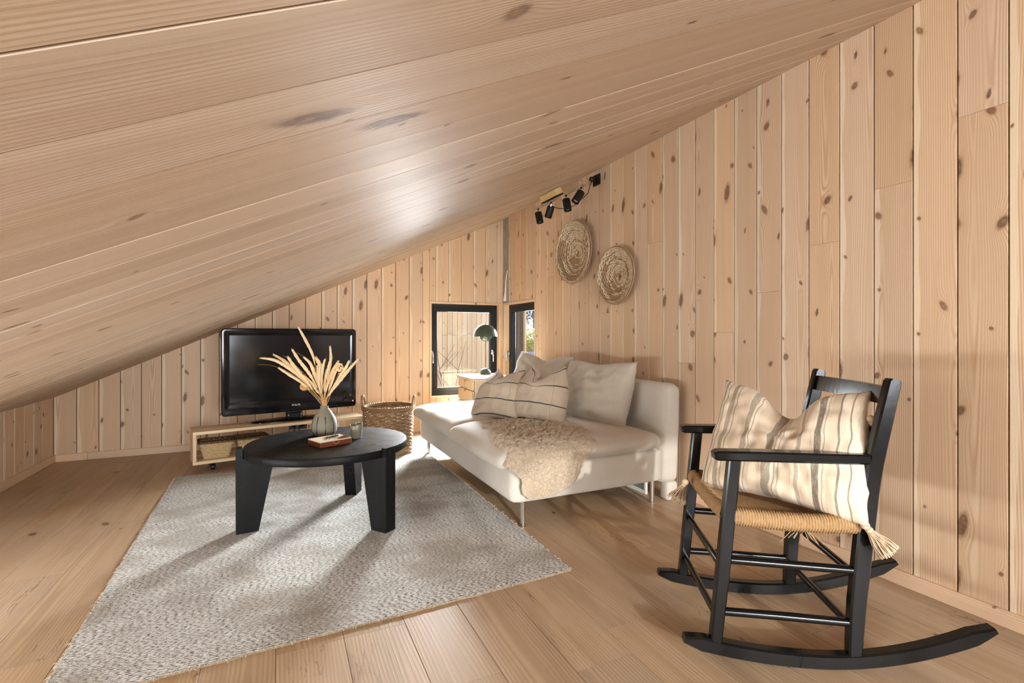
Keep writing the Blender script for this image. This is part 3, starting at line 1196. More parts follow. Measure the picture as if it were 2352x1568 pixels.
obj('screen', MB().box((-.012, -.0195, zc_ + .025), (pw - .110, .003, pz1 - pz0 - .163)), SCREEN, tv)
tc = bpy.data.curves.new('logo_text', 'FONT')
tc.body = 'PHILIPS'
tc.size = .022
tc.align_x = 'CENTER'
tc.extrude = .0004
to = bpy.data.objects.new('logo_text_tmp', tc)
COL.objects.link(to)
bpy.context.view_layer.update()
tme = bpy.data.meshes.new_from_object(to.evaluated_get(bpy.context.evaluated_depsgraph_get()))
bpy.data.objects.remove(to)
tme.materials.clear()
tme.materials.append(WHITEPR)
lo = bpy.data.objects.new('brand_lettering', tme)
COL.objects.link(lo)
lo.parent = tv
lo.matrix_basis = Matrix.Translation((.005, -.0295, pz0 + .046)) @ Matrix.Rotation(radians(90), 4, 'X') @ Matrix.Diagonal((.92, .95, 1, 1))
obj('standby_light', MB().sphere((.478, -.027, pz0 + .050), .0042, 10, 6), LED, tv, smooth='all')
nk = MB().bbox((0, .025, .045), (.13, .035, .075), .01)
obj('stand_neck', nk, BLACKPL, tv, smooth=True)
nk = MB().bbox((0, .0, .036), (.105, .02, .05), .006)
obj('neck_ring', nk, CHROME, tv, smooth=True)
nk2 = MB().bbox((0, -.006, .036), (.095, .02, .041), .004)
obj('neck_cover', nk2, BLACKPL, tv, smooth=True)
sb = MB()
prof = []
for i in range(40):
    a = 2 * pi * i / 40
    prof.append((.33 * (abs(cos(a)) ** .8) * (1 if cos(a) > 0 else -1), .105 * (abs(sin(a)) ** .8) * (1 if sin(a) > 0 else -1)))
rings = [(1.0, .0), (1.0, .006), (.97, .012), (.75, .018), (.35, .022), (.02, .024)]
for sc_, z_ in rings:
    sb.v.extend([(p[0] * sc_, p[1] * sc_ + .005, z_) for p in prof])
for l in range(len(rings) - 1):
    for k in range(40):
        sb.f.append((l * 40 + k, l * 40 + (k + 1) % 40, (l + 1) * 40 + (k + 1) % 40, (l + 1) * 40 + k))
sb.f.append(tuple(range(40))[::-1])
obj('stand_base', sb, GLOSSBL, tv, smooth=True)

# wall socket and leads behind the bench
sk = thing('wall_socket', 'black double socket low on the pine wall behind the television bench', 'socket', (.140, YB - .001, .165))
obj('plate', MB().bbox((0, -.011, 0), (.155, .02, .082), .004), BLACKPL, sk)
for q in (-.036, .036):
    obj('outlet', MB().lathe([(.024, 0), (.024, .003), (.020, .003), (.019, -.004), (.001, -.004)], 20, M=Matrix.Translation((q, -.021, 0)) @ Matrix.Rotation(radians(90), 4, 'X')), BLACKM, sk, smooth=True)
cb = thing('power_lead', 'black power leads hanging from the low socket behind the bench', 'cable', (.10, YB - .03, 0))
for a, b in ((.02, -.03), (.06, .05)):
    obj('lead', MB().tube([(a, -.005, .16), (a - .01, -.03, .12), (b - .02, -.04, .06), (b - .03, -.05, .012), (b - .2, -.06, .006)], .0035, 6), BLACKPL, cb, smooth=True)


# ------------------------------------------------------------------ small seagrass baskets
def rect_basket(name, label, bx, by, rot):
    root = thing(name, label, 'basket', M=bench.matrix_basis @ Matrix.Translation((bx, by, Z0 + BTH)) @ Matrix.Rotation(rot, 4, 'Z'), group='seagrass baskets in the bench')
    H, n = .125, 88

    def rp(t, k, off, amp):
        # rounded rectangle path
        f = k / H
        hx, hy, r = .080 + .030 * f, .068 + .030 * f, .02
        per = 2 * (hx + hy) * 2
        s = (t % 1.0) * per
        segs = ((2 * hx, (-hx, -hy), (1, 0)), (2 * hy, (hx, -hy), (0, 1)), (2 * hx, (hx, hy), (-1, 0)), (2 * hy, (-hx, hy), (0, -1)))
        for L, st, d in segs:
            if s <= L:
                nx_, ny_ = d[1], -d[0]
                ed = min(s, L - s)
                cut = max(0, r - ed) ** 2 / (2 * r)
                o_ = off + amp - cut
                return (st[0] + d[0] * s + nx_ * o_, st[1] + d[1] * s + ny_ * o_, k)
            s -= L
        return (-hx, -hy, k)
    wv = MB()
    for lev in range(15):
        k = .006 + lev * (H - .010) / 15
        pts = [rp(i / n, k + .0012 * sin(i * 1.3 + lev), 0, .0028 * (1 if (i // 2 + lev) % 2 else -1)) for i in range(n)]
        wv.tube(pts, .0041, 5, closed=True)
    obj('woven_side', wv, SEAGRASS, root, smooth='all')
    rm = MB()
    for q in range(3):
        pts = [rp(i / n, H - .002 + .004 * cos(i * .9 + q * 2.1), .002, .004 * sin(i * .9 + q * 2.1)) for i in range(n)]
        rm.tube(pts, .0048, 5, closed=True)
    obj('rim', rm, DARKGRASS, root, smooth='all')
    obj('base', MB().bbox((0, 0, .004), (.156, .132, .006), .002), SEAGRASS, root)
    ib = MB()
    for (f, z_) in ((0, .006), (1, H - .006)):
        hx, hy = .074 + .030 * f, .062 + .030 * f
        ib.v.extend([(-hx, -hy, z_), (hx, -hy, z_), (hx, hy, z_), (-hx, hy, z_)])
    ib.f.extend([(0, 4, 5, 1), (1, 5, 6, 2), (2, 6, 7, 3), (3, 7, 4, 0)])
    obj('lining', ib, DARKGRASS, root)
    return root


rect_basket('seagrass_basket', 'small seagrass basket at the left end inside the pine bench', -.475, -.005, radians(-3))
rect_basket('seagrass_basket', 'second small seagrass basket in the bench, partly hidden by the table', -.232, .005, radians(4))

# ------------------------------------------------------------------ laundry basket
lb = thing('laundry_basket', 'tall round brown wicker basket with two loop handles', 'basket', (.830, 4.262, RT - .010))
lb.location.z = .0
Rb = lambda z: .188 + .018 * (z / .40)
wv = MB()
NST = 28
for lev in range(25):
    z = .012 + lev * .0148
    R = Rb(z)
    pts = []
    for i in range(NST * 4):
        a = 2 * pi * i / (NST * 4)
        s_ = cos(a * NST / 2 + pi * lev)
        pts.append(((R + .0062 * s_) * cos(a), (R + .0062 * s_) * sin(a), z + .002 * sin(a * NST / 2 + lev)))
    wv.tube(pts, .0068, 6, closed=True)
obj('woven_side', wv, WICKER, lb, smooth='all')
st = MB()
for i in range(NST):
    a = 2 * pi * (i + .5) / NST
    st.tube([(Rb(z) * cos(a), Rb(z) * sin(a), z) for z in (.004, .2, .395)], .0045, 5)
obj('stakes', st, WICKER, lb, smooth='all', kind='stuff')
rm = MB()
for q in range(4):
    pts = []
    for i in range(120):
        a = 2 * pi * i / 120
        ph = a * 14 + q * pi / 2
        R = Rb(.4) + .002
        pts.append(((R + .011 * cos(ph)) * cos(a), (R + .011 * cos(ph)) * sin(a), .392 + .013 * sin(ph)))
    rm.tube(pts, .0068, 6, closed=True)
obj('rim', rm, WICKER, lb, smooth='all')
obj('base', MB().lathe([(.001, .002), (.186, .002), (.186, .012), (.001, .012)], 40), WICKER, lb)
for s_ in (-1, 1):
    hm = MB()
    ang = radians(-23) + (0 if s_ > 0 else pi)
    for q in range(3):
        pts = []
        for i in range(46):
            t = i / 45
            a = pi * t
            R = Rb(.4) + .006
            ha = ang + .20 * cos(a) * 1.1
            ph = t * 34 + q * 2 * pi / 3
            rr = R + .008 * sin(a) + .006 * cos(ph)
            pts.append((rr * cos(ha), rr * sin(ha), .37 + .115 * sin(a) ** .8 + .006 * sin(ph)))
        hm.tube(pts, .0058, 6)
    obj('handle', hm, WICKER, lb, smooth='all')

# ------------------------------------------------------------------ coffee table
TZ = .425
tb = thing('coffee_table', 'round black wooden coffee table with three slab legs on the rug', 'table', (.237, 2.878, RT))
TR, TT = .418, .040
zt = TZ - RT
pr = [(.001, zt - TT)] + [(TR - .006, zt - TT), (TR - .001, zt - TT + .004), (TR, zt - TT + .008), (TR, zt - .006), (TR - .003, zt - .001), (TR - .008, zt), (.001, zt)]
obj('tabletop', MB().lathe(pr, 96), TABLE, tb, smooth=True)
for ang in (186.5, 306.0, 64.0):
    a = radians(ang)
    d = Vector((cos(a), sin(a), 0))
    M = frame((0, 0, 0), d, (0, 0, 1))
    # slab seen in its own plane: x radial, z up
    ro = TR + .030
    poly = [(ro - .10, 0), (ro - .002, 0), (ro, .004), (ro, zt + .006), (ro - .004, zt + .010), (TR + .0015, zt + .010), (TR + .0015, zt - TT - .0008), (TR - .145, zt - TT - .0008)]
    poly = [(x, z) for x, z in poly]
    hw = .034
    lm = MB()
    n_ = len(poly)
    vs = []
    for s_, ins in ((-1, 0), (1, 0)):
        for x, z in poly:
            vs.append(M @ Vector((x, s_ * hw, z)))
    lm.add([tuple(p) for p in vs], [tuple(range(n_)), tuple(range(2 * n_ - 1, n_ - 1, -1))] + [(i, n_ + i, n_ + (i + 1) % n_, (i + 1) % n_) for i in range(n_)])
    obj('leg', lm, TABLE, tb)

# ------------------------------------------------------------------ on the coffee table
VM = Matrix.Translation((.2249, 3.047, TZ)) @ Matrix.Rotation(radians(-25.096), 4, 'Z')
vase = thing('vase', 'bottle-shaped stoneware vase with vertical dark stripes on the coffee table', 'vase', M=VM)
vp = [(.001, 0), (.050, 0), (.060, .006), (.068, .024), (.0715, .045), (.069, .07), (.062, .095), (.051, .118), (.038, .137), (.027, .150), (.0225, .157), (.0225, .164), (.0235, .1675), (.020, .1675), (.019, .155), (.010, .14), (.001, .14)]
body = obj('body', MB().lathe(vp, 48), CERAMIC, vase, smooth='all')


def vr(z):
    for (r0, z0), (r1, z1) in zip(vp[1:12], vp[2:13]):
        if z0 <= z <= z1:
            return r0 + (r1 - r0) * (z - z0) / max(1e-6, z1 - z0)
    return .05


for k in range(9):
    a = radians(-104 + 40 * k)
    pts, fs = [], []
    zs = [.010 + i * .0104 for i in range(11)]
    sm = MB()
    for z in zs:
        for da in (-1, 1):
            w_ = .0026
            aa = a + da * w_ / vr(z)
            R = vr(z) + .0006
            sm.v.append((R * cos(aa), R * sin(aa), z))
    for i in range(10):
        sm.f.append((2 * i, 2 * i + 1, 2 * i + 3, 2 * i + 2))
    obj('stripe', sm, CERDARK, body)


def stalk(label, pts, plume_from, rad=.0075, depth=0.0, fluffy=1.0, group=None, name='dried_grass_stalk', stem_r=.0013, seed=0):
    """pts: (lateral, height) from the tip down to near the neck, heights are world z"""
    rs = random.Random(seed)
    root = thing(name, label, 'dried grass', M=VM, group=group)
    P = [Vector((a, depth * (1 if i < len(pts) - 1 else .6), z - TZ)) for i, (a, z) in enumerate(pts)]
    P += [Vector((rs.uniform(-.012, .012), depth * .08, .172)), Vector((rs.uniform(-.014, .014), rs.uniform(-.014, .014), .143))]
    # smooth it with Catmull-Rom
    out = []
    for i in range(len(P) - 1):
        p0, p1, p2, p3 = P[max(i - 1, 0)], P[i], P[i + 1], P[min(i + 2, len(P) - 1)]
        for k in range(8):
            t = k / 8
            out.append(.5 * ((2 * p1) + (p2 - p0) * t + (2 * p0 - 5 * p1 + 4 * p2 - p3) * t * t + (3 * p1 - p0 - 3 * p2 + p3) * t ** 3))
    out.append(P[-1])
    n = len(out)
    obj('stem', MB().tube(out, [stem_r * (.5 + .7 * i / n) for i in range(n)], 5), STEMM, root, smooth='all')
    m = int(n * plume_from)
    if m > 3:
        pl = MB()
        seg = out[:m]
        rr = []
        for i in range(m):
            t = i / (m - 1)
            rr.append(rad * (.30 + 1.0 * sin(pi * min(1, t * .93 + .07)) ** .7) * (.85 + .3 * noise.noise(Vector((i * .9, seed * 3.3, 0)))))
        pl.tube(seg, rr, 7)
        for q in range(int(150 * fluffy)):
            i = rs.randrange(0, m - 1)
            tng = (seg[max(i - 1, 0)] - seg[min(i + 1, m - 1)]).normalized()
            rv = Vector((rs.gauss(0, 1), rs.gauss(0, 1), rs.gauss(0, 1)))
            rv = (rv - tng * rv.dot(tng)).normalized()
            b = seg[i] + rv * rr[i] * .7
            e = b + (rv * .6 + tng * 1.1).normalized() * rs.uniform(.006, .012)
            sdv = tng.cross(rv) * .0011
            pl.add([tuple(b - sdv), tuple(b + sdv), tuple(e)], [(0, 1, 2)])
        obj('plume', pl, PLUME, root, smooth='all')
    return root


GR = 'dried grasses in the vase'
S = [
    ('tallest dried grass stalk, leaning left high above the television screen', [(-.156, 1.051), (-.112, .972), (-.071, .886), (-.051, .794), (-.02, .68)], .46, .0072, .01),
    ('dried grass plume arching out farthest to the left above the lowest one', [(-.360, .872), (-.275, .858), (-.193, .809), (-.108, .738), (-.04, .66)], .62, .0085, -.02),
    ('long dried plume second from the left, just above the farthest one', [(-.305, .890), (-.239, .851), (-.165, .787), (-.08, .723), (-.03, .655)], .60, .0085, .02),
    ('lowest left dried plume ending in a long thin bare tip', [(-.246, .816), (-.179, .773), (-.115, .731), (-.045, .66)], .55, .0075, -.04),
    ('dried plume with a forked tip, left of the tallest stalk', [(-.186, .920), (-.147, .858), (-.097, .794), (-.062, .738), (-.02, .655)], .60, .0085, .0),
    ('pale dried plume left of centre, below the forked one', [(-.198, .879), (-.165, .830), (-.122, .777), (-.073, .716), (-.03, .65)], .58, .009, -.03),
    ('dried plume just left of the middle of the bunch', [(-.124, .874), (-.087, .837), (-.062, .773), (-.037, .706), (-.012, .64)], .62, .0085, .015),
    ('tall upright thin dried plume right of the middle', [(.026, .936), (.030, .865), (.016, .777), (.005, .688)], .52, .0072, .02),
    ('dried plume right of the tall upright one, slightly shorter', [(.048, .878), (.034, .823), (.016, .759), (.004, .68)], .55, .008, -.02),
    ('dried plume leaning right with a spiky forked tip', [(.071, .851), (.037, .794), (.009, .723), (.0, .66)], .6, .008, .03),
    ('dried plume reaching farthest to the right, over the edge of the television', [(.195, .863), (.140, .801), (.087, .734), (.044, .681), (.012, .63)], .62, .0082, .0),
    ('ragged feathery dried plume second from the right', [(.131, .851), (.105, .801), (.066, .738), (.027, .67)], .55, .009, .04),
    ('short brown dried plume standing upright in the middle', [(.019, .865), (.005, .809), (-.002, .741), (-.002, .68)], .6, .008, -.04),
    ('short dried plume standing straight up above the vase neck', [(-.005, .830), (-.009, .777), (-.011, .723), (-.008, .66)], .6, .0075, -.05),
    ('drooping oat-like seed head right of the tallest stalk', [(-.062, .872), (-.037, .830), (-.023, .784), (-.012, .70)], .45, .011, .03),
]
for i, (lab, pts, pf, rad, dp) in enumerate(S):
    stalk(lab, pts, pf, rad, dp, 1.0 if i != 14 else 1.8, GR, seed=i + 1)
for i, pts in enumerate([[(-.05, .78), (-.025, .70)], [(.05, .79), (.025, .71)], [(.09, .77), (.04, .69)], [(-.09, .75), (-.04, .68)], [(.015, .80), (.006, .70)], [(-.03, .83), (-.02, .72)], [(.07, .82), (.035, .72)], [(.11, .80), (.06, .71)]]):
    stalk('short thin dried grass stem crowded in the middle of the bunch', pts + [(pts[-1][0] * .4, .65)], .4, .006, random.uniform(-.03, .03), .7, GR, seed=40 + i)
for i, (lab, pts) in enumerate([('bare hair-thin dried stem pointing farthest left', [(-.386, .833), (-.30, .826), (-.2, .785), (-.11, .72), (-.03, .64)]),
                                ('bare hair-thin dried stem crossing the screen between two left plumes', [(-.239, .888), (-.172, .833), (-.10, .76), (-.03, .66)]),
                                ('bare hair-thin dried stem bowing left below the tallest stalk', [(-.158, .902), (-.097, .862), (-.055, .805), (-.02, .68)])]):
    stalk(lab, pts, 0, group=GR, seed=60 + i, stem_r=.0009, name='bare_grass_stem')
pod = thing('dried_seed_pod', 'round brown dried seed pod low on the left of the bunch', 'seed pod', M=VM, group=None)
po = MB()
po.lathe([(.001, -.020), (.012, -.0185), (.021, -.008), (.0245, .003), (.023, .012), (.019, .016), (.012, .011), (.001, .009)], 24, M=Matrix.Translation((-.103, -.03, .706 - TZ)) @ Matrix.Rotation(radians(28), 4, 'Y') @ Matrix.Rotation(radians(58), 4, 'X'))
obj('pod', po, PODM, pod, smooth='all')
obj('stem', MB().tube([(-.090, -.022, .268), (-.05, -.015, .225), (-.012, -.004, .172), (-.006, 0, .145)], .0014, 5), STEMM, pod, smooth='all')
fl_ = thing('dried_flower', 'crinkled pale dried flower head on the right of the bunch', 'dried flower', M=VM)
fmb = MB()
for k in range(26):
    c = Vector((.083 + random.gauss(0, .010), .02 + random.gauss(0, .008), .385 + random.gauss(0, .020)))
    fmb.sphere(c, random.uniform(.004, .008), 6, 4, (1, .6, 1.1))
obj('head', fmb, PLUME, fl_, smooth='all')
obj('stem', MB().tube([(.08, .02, .37), (.05, .01, .28), (.012, .002, .172), (.004, 0, .145)], .0013, 5), STEMM, fl_, smooth='all')

cup = thing('candle_cup', 'grey-green candle cup with a slanted rim on the coffee table', 'candle', (.382, 2.884, TZ))
cp = MB()
N_ = 40
prof = [(.001, 0, 0), (.026, 0, 0), (.0285, .003, 0), (.0345, .078, 1), (.0335, .080, 1), (.0315, .078, 1), (.029, .06, 0), (.001, .06, 0)]
for r, z, sl in prof:
    for k in range(N_):
        a = 2 * pi * k / N_
        cp.v.append((r * cos(a), r * sin(a), z + sl * .008 * cos(a - radians(20))))
for i in range(len(prof) - 1):
    for k in range(N_):
        cp.f.append((i * N_ + k, i * N_ + (k + 1) % N_, (i + 1) * N_ + (k + 1) % N_, (i + 1) * N_ + k))
obj('cup', cp, CUPM, cup, smooth=True)
obj('wax', MB().lathe([(.001, .0605), (.029, .0605), (.029, .063), (.015, .0645), (.001, .065)], 32), WAX, cup, smooth='all')
obj('wick', MB().tube([(0, 0, .064), (.001, 0, .072), (-.001, 0, .078)], .0011, 6), WHITEP, cup)

bxm = Matrix.Translation((.178, 2.690, TZ)) @ Matrix.Rotation(radians(23), 4, 'Z')
gb = thing('wooden_box', 'flat red-brown wooden box with a printed cream lid on the coffee table', 'box', M=bxm)
obj('body', MB().bbox((.0885, .066, .013), (.177, .132, .026), .0015), REDWOOD, gb)
lid = obj('lid', MB().bbox((.0885, .066, .0285), (.177, .132, .005), .001), CREAMP, gb)
pm = MB()
rp_ = random.Random(3)
for r_ in range(9):
    for c_ in range(11):
        if rp_.random() < .75:
            xx, yy = .045 + c_ * .0085 + r_ * .002, .030 + r_ * .0085
            pm.box((xx, yy, .0312), (.0022 if rp_.random() < .5 else .006, .0012 if rp_.random() < .6 else .005, .0005))
obj('printed_lines', pm, CERDARK, lid)
bd = MB()
for k in range(26):
    q, r_ = k % 9, k // 9
    bd.sphere((.068 + q * .0095 + r_ * .004, .060 + r_ * .012 + q * .0028, .0336), .0028 + .0012 * rp_.random(), 8, 5)
obj('beads', bd, plain('dark_beads', lin(58, 26, 18), .3), lid, smooth='all', kind='stuff')
obj('lid_patch', MB().prism([(.10, .012), (.170, .012), (.172, .070), (.140, .052)], .0311, .0314), REDWOOD, lid)
arc = [(.0885 + .016 * cos(a), -.0006, .024 - .014 * sin(a)) for a in [pi * i / 12 for i in range(13)]]
obj('pull_string', MB().tube(arc, .0006, 4), CREAMP, gb)

# ------------------------------------------------------------------ sofa
sofa = thing('sofa', 'cream linen sofa without armrests on slim metal legs', 'sofa', (1.58, 3.20, 0))
bx = softbox((1.56, 3.20, .232), (.99, 1.868, .195), .028, (.012, .008, .004), (16, 24, 8), .002, 1.0)
wpart('seat_base', bx, SOFA, sofa, smooth='all')
bk = softbox((0, 0, 0), (.135, 1.868, .60), .050, (.012, .0, .0), (8, 26, 14), .003, 4.0)
Mb = Matrix.Translation((2.130, 3.20, .412)) @ Matrix.Rotation(radians(5), 4, 'Y')
bk.v = [tuple(Mb @ Vector((p[0] - (.015 * (p[2] / .3) if p[0] > 0 else 0), p[1], p[2]))) for p in bk.v]
wpart('back_panel', bk, SOFA, sofa, smooth='all')
for yy_ in (2.325, 4.075):
    wpart('back_foot', softbox((2.150, yy_, .058), (.085, .075, .115), .02, n=(6, 6, 6)), SOFA, sofa, smooth='all')
for i, (y0, y1, xs) in enumerate(((2.245, 3.115, -.012), (3.10, 4.115, .0))):
    cz = .375
    c_ = softbox((1.525 + xs, (y0 + y1) / 2, cz), (1.05, y1 - y0, .092), .046, (.004, .006, .030), (28, 24, 8), .006, 7.0 + i * 3)
    nv_ = []
    for p in c_.v:
        # the front lip and the outer ends droop a little
        q = Vector(p)
        fr_ = max(0, (1.16 - q.x) / .16)
        q.z -= .020 * fr_ * fr_
        q.x -= .004 * fr_
        nv_.append(tuple(q))
    c_.v = nv_
    wpart('seat_cushion', c_, SOFA, sofa, smooth='all')
for (lx, ly) in ((1.148, 2.318), (2.015, 2.322), (1.131, 4.085), (2.015, 4.085)):
    lg = MB().lathe([(.001, 0), (.019, 0), (.019, .004), (.0135, .006), (.0135, .140), (.001, .140)], 20, c=(lx, ly, 0))
    wpart('leg', lg, STEEL, sofa, smooth=True)


def cush_frame(c, n, roll=0.0):
    n = Vector(n).normalized()
    x = Vector((-n.y, n.x, 0)).normalized()        # to the right when seen from the front
    M = frame(c, x, n)
    return M @ Matrix.Rotation(roll, 4, 'Z')


pillow_obj('back_cushion', pillow(.66, .45, .22, chop=.022, chopw=.5, pin=.015, wr=.012, seed=2.2, sag=.03), CUSH, cush_frame((1.935, 2.800, .612), (-.95, -.12, .30), radians(1)),
           'plain beige linen back cushion at the near end of the sofa', 'cushion', 'beige sofa cushions')
pillow_obj('back_cushion', pillow(.80, .46, .20, chop=.05, chopw=.45, pin=.03, wr=.014, seed=6.7, sag=.03), CUSH, cush_frame((1.925, 3.600, .632), (-.95, -.08, .32), radians(-2)),
           'plain beige linen back cushion at the far end of the sofa below the window', 'cushion', 'beige sofa cushions')
pillow_obj('throw_pillow', pillow(.43, .405, .20, chop=.105, chopw=.38, taper=.42, pin=.03, wr=.007, seed=11.0, sag=.04, ear=.034, dent=1.1, v0=.05), STRIPEP, cush_frame((1.405, 3.195, .580), (-.80, -.38, .46), radians(4)),
           'beige throw pillow with thin black lines, the left one of the pair on the sofa', 'pillow', 'black-lined throw pillows')
pillow_obj('throw_pillow', pillow(.43, .41, .21, chop=.110, chopw=.38, taper=.40, pin=.03, wr=.007, seed=15.0, sag=.04, ear=.040, dent=1.1, v0=.05), STRIPEP, cush_frame((1.580, 2.925, .592), (-.82, -.47, .33), radians(-1)),
           'beige throw pillow with thin black lines, right one of the pair on the sofa', 'pillow', 'black-lined throw pillows')

# sheepskin draped over the near end of the seat
rows = [(2.97, 1.42, 1.62), (2.93, 1.28, 1.80), (2.87, 1.16, 1.80), (2.79, 1.11, 1.70), (2.70, 1.15, 1.60), (2.62, 1.12, 1.575), (2.54, 1.05, 1.59), (2.46, 1.02, 1.63), (2.38, 1.00, 1.62), (2.30, 1.005, 1.575)]
hang = [(.40, 1.02, 1.53), (.36, 1.03, 1.50), (.32, 1.055, 1.48), (.28, 1.085, 1.45), (.24, 1.10, 1.42), (.20, 1.115, 1.37), (.165, 1.15, 1.29)]
path = [(y, .442 if y > 2.36 else .436, a, b) for y, a, b in rows] + [(2.245, .418, 1.005, 1.56), (2.222, .395, 1.015, 1.53)] + [(2.222 + (.0 if z > .34 else (.34 - z) * .05), z, a, b) for z, a, b in hang[1:]]
acc = [0.0]
for p, q in zip(path[:-1], path[1:]):
    acc.append(acc[-1] + sqrt((p[0] - q[0]) ** 2 + (p[1] - q[1]) ** 2))
tot = acc[-1]


def at_s(s):
    for i in range(len(acc) - 1):
        if s <= acc[i + 1] + 1e-9:
            t = (s - acc[i]) / (acc[i + 1] - acc[i])
            return [path[i][k] * (1 - t) + path[i + 1][k] * t for k in range(4)], i
    return list(path[-1]), len(path) - 2


sh = MB()
NS, NT_ = 190, 120
for i in range(NS + 1):
    s = tot * i / NS
    (yy_, zz_, xl, xr), seg = at_s(s)
    (y2, z2, _, _), _ = at_s(min(tot, s + .02))
    (y1, z1, _, _), _ = at_s(max(0, s - .02))
    tg = Vector((0, y2 - y1, z2 - z1)).normalized()
    nr = Vector((0, tg.z, -tg.y))
    if nr.z < 0 and abs(nr.z) > .5:
        nr = -nr
    if abs(nr.z) <= .5 and nr.y > 0:
        nr = -nr
    xl += .02 * noise.noise(Vector((s * 14, 1.7, 0))) + .008 * noise.noise(Vector((s * 60, 4.7, 0)))
    xr += .02 * noise.noise(Vector((s * 14, 8.7, 0))) + .008 * noise.noise(Vector((s * 60, 9.7, 0)))
    for j in range(NT_ + 1):
        t = j / NT_
        x = xl + (xr - xl) * t
        e = min(min(t, 1 - t) * (xr - xl), s, tot - s)
        th = .026 * min(1, e / .035) ** .5
        cn = noise.voronoi(Vector((x * 52 + .8 * noise.noise(Vector((x * 30, s * 30, 0))), s * 52 + .8 * noise.noise(Vector((x * 30, s * 30, 7))), 0)))[0][0]
        sm_ = noise.noise(Vector((x * 22, s * 22, 2.2)))
        hgt = th * (.9 - .62 * min(1, cn) + .25 * sm_) + .001
        # drop over the front lip of the cushion
        dz = 0
        if x < 1.10:
            dz = -.9 * (1.10 - x) ** 2 / .12 * max(0.0, min(1.0, (zz_ - .33) / .09))
        p = Vector((x, yy_, zz_ + dz)) + nr * hgt
        sh.v.append(tuple(p))
for i in range(NS):
    for j in range(NT_):
        a = i * (NT_ + 1) + j
        sh.f.append((a, a + NT_ + 1, a + NT_ + 2, a + 1))
fleece = obj('sheepskin', sh, WOOL, smooth='all')
tag(fleece, 'curly beige sheepskin throw draped over the near end of the sofa seat', 'sheepskin')

# panel stored under the sofa
pn = thing('framed_panel', 'low pale-edged panel standing under the sofa beside the wall', 'panel', (2.085, 2.76, 0))
obj('border', MB().bbox((0, 0, .012), (.018, .62, .024), .002).bbox((0, -.302, .055), (.018, .016, .062), .002), WHITEP, pn)
obj('grey_face', MB().bbox((.004, -.14, .068), (.008, .30, .085), .002), GREYC, pn)
obj('teal_face', MB().bbox((.004, .16, .068), (.008, .28, .085), .002), TEAL, pn)

# ------------------------------------------------------------------ drawer cabinet and lamp in the corner
cabM = Matrix.Translation((1.845, 4.575, 0)) @ Matrix.Rotation(radians(-5.2), 4, 'Z')
cab = thing('drawer_cabinet', 'small pale limed-wood drawer cabinet in the corner behind the sofa', 'cabinet', M=cabM)
CW, CD, CH = .545, .40, .60
obj('top', MB().bbox((0, 0, CH - .011), (CD + .045, CW + .045, .022), .008), PALEW, cab, smooth=True)
for s_ in (-1, 1):
    obj('side_panel', MB().bbox((.008, s_ * (CW / 2 - .012), (CH - .022) / 2), (CD - .016, .024, CH - .022), .002), PALEW, cab)
obj('back_panel', MB().box((CD / 2 - .008, 0, (CH - .022) / 2), (.012, CW - .05, CH - .03)), PALEW, cab)
obj('plinth', MB().bbox((0, 0, .03), (CD - .03, CW - .05, .05), .002), PALEW, cab)
zt_ = CH - .028
for hgt in (.094, .128, .140, .130):
    z1_, z0_ = zt_, zt_ - hgt + .008
    zt_ -= hgt
    dr = bpy.data.objects.new('drawer', None)
    COL.objects.link(dr)
    dr.parent = cab
    dr.location = (-CD / 2, 0, z0_)
    hy_, hz_ = CW / 2 - .004, z1_ - z0_
    poly = [(-hy_, 0), (hy_, 0), (hy_, hz_), (.040, hz_)]
    for i in range(9):
        a = pi * i / 8
        poly.append((.034 * cos(a), hz_ - .026 * sin(a) ** .6))
    poly += [(-.040, hz_), (-hy_, hz_)]
    Md = Matrix(((0, 0, 1, 0), (1, 0, 0, 0), (0, 1, 0, 0), (0, 0, 0, 1)))
    obj('front', MB().prism(poly, -.008, .012, M=Md), PALEW, dr)
    obj('box', MB().box((.17, 0, hz_ * .4), (.30, CW - .07, hz_ * .7)), BACKING, dr)

lamp = thing('table_lamp', 'dark grey-green mushroom table lamp with dome shade on the drawer cabinet', 'lamp', (1.915, 4.735, CH))
dm = [(.062 * cos(pi / 2 * i / 10), .006 + .060 * sin(pi / 2 * i / 10)) for i in range(11)]
dm[-1] = (.004, .066)
obj('base', MB().lathe([(.001, .004), (.060, .004)] + dm, 36), GREENL, lamp, smooth=True)
for k in range(3):
    a = 2 * pi * k / 3 + .4
    obj('foot', MB().lathe([(.001, 0), (.008, 0), (.008, .005), (.001, .005)], 10, c=(.048 * cos(a), .048 * sin(a), 0)), BRASS, lamp)
obj('rod', MB().tube([(0, 0, .06), (0, 0, .535)], .0048, 10), BRASS, lamp, smooth=True)
Rs, zs = .125, .392
sp = [(Rs * cos(pi / 2 * i / 12), zs + .128 * sin(pi / 2 * i / 12)) for i in range(13)]
sp[-1] = (.004, zs + .128)
si = [((Rs - .003) * cos(pi / 2 * i / 12), zs + .125 * sin(pi / 2 * i / 12)) for i in range(13)]
si[-1] = (.004, zs + .125)
obj('dome_shade', MB().lathe(sp + si[::-1] + [sp[0]], 48, cap=False), GREENL, lamp, smooth=True)
lo_ = [(.004, zs - .052)] + [(.067 * sin(pi / 2 * i / 10), zs + .012 - .064 * cos(pi / 2 * i / 10)) for i in range(1, 11)] + [(.064, zs + .014), (.05, zs - .02), (.004, zs - .045)]
obj('lower_bowl', MB().lathe(lo_, 36), GREENL, lamp, smooth=True)
obj('finial', MB().lathe([(.001, zs + .126), (.006, zs + .126), (.006, zs + .137), (.003, zs + .142), (.001, zs + .142)], 12), BRASS, lamp, smooth=True)


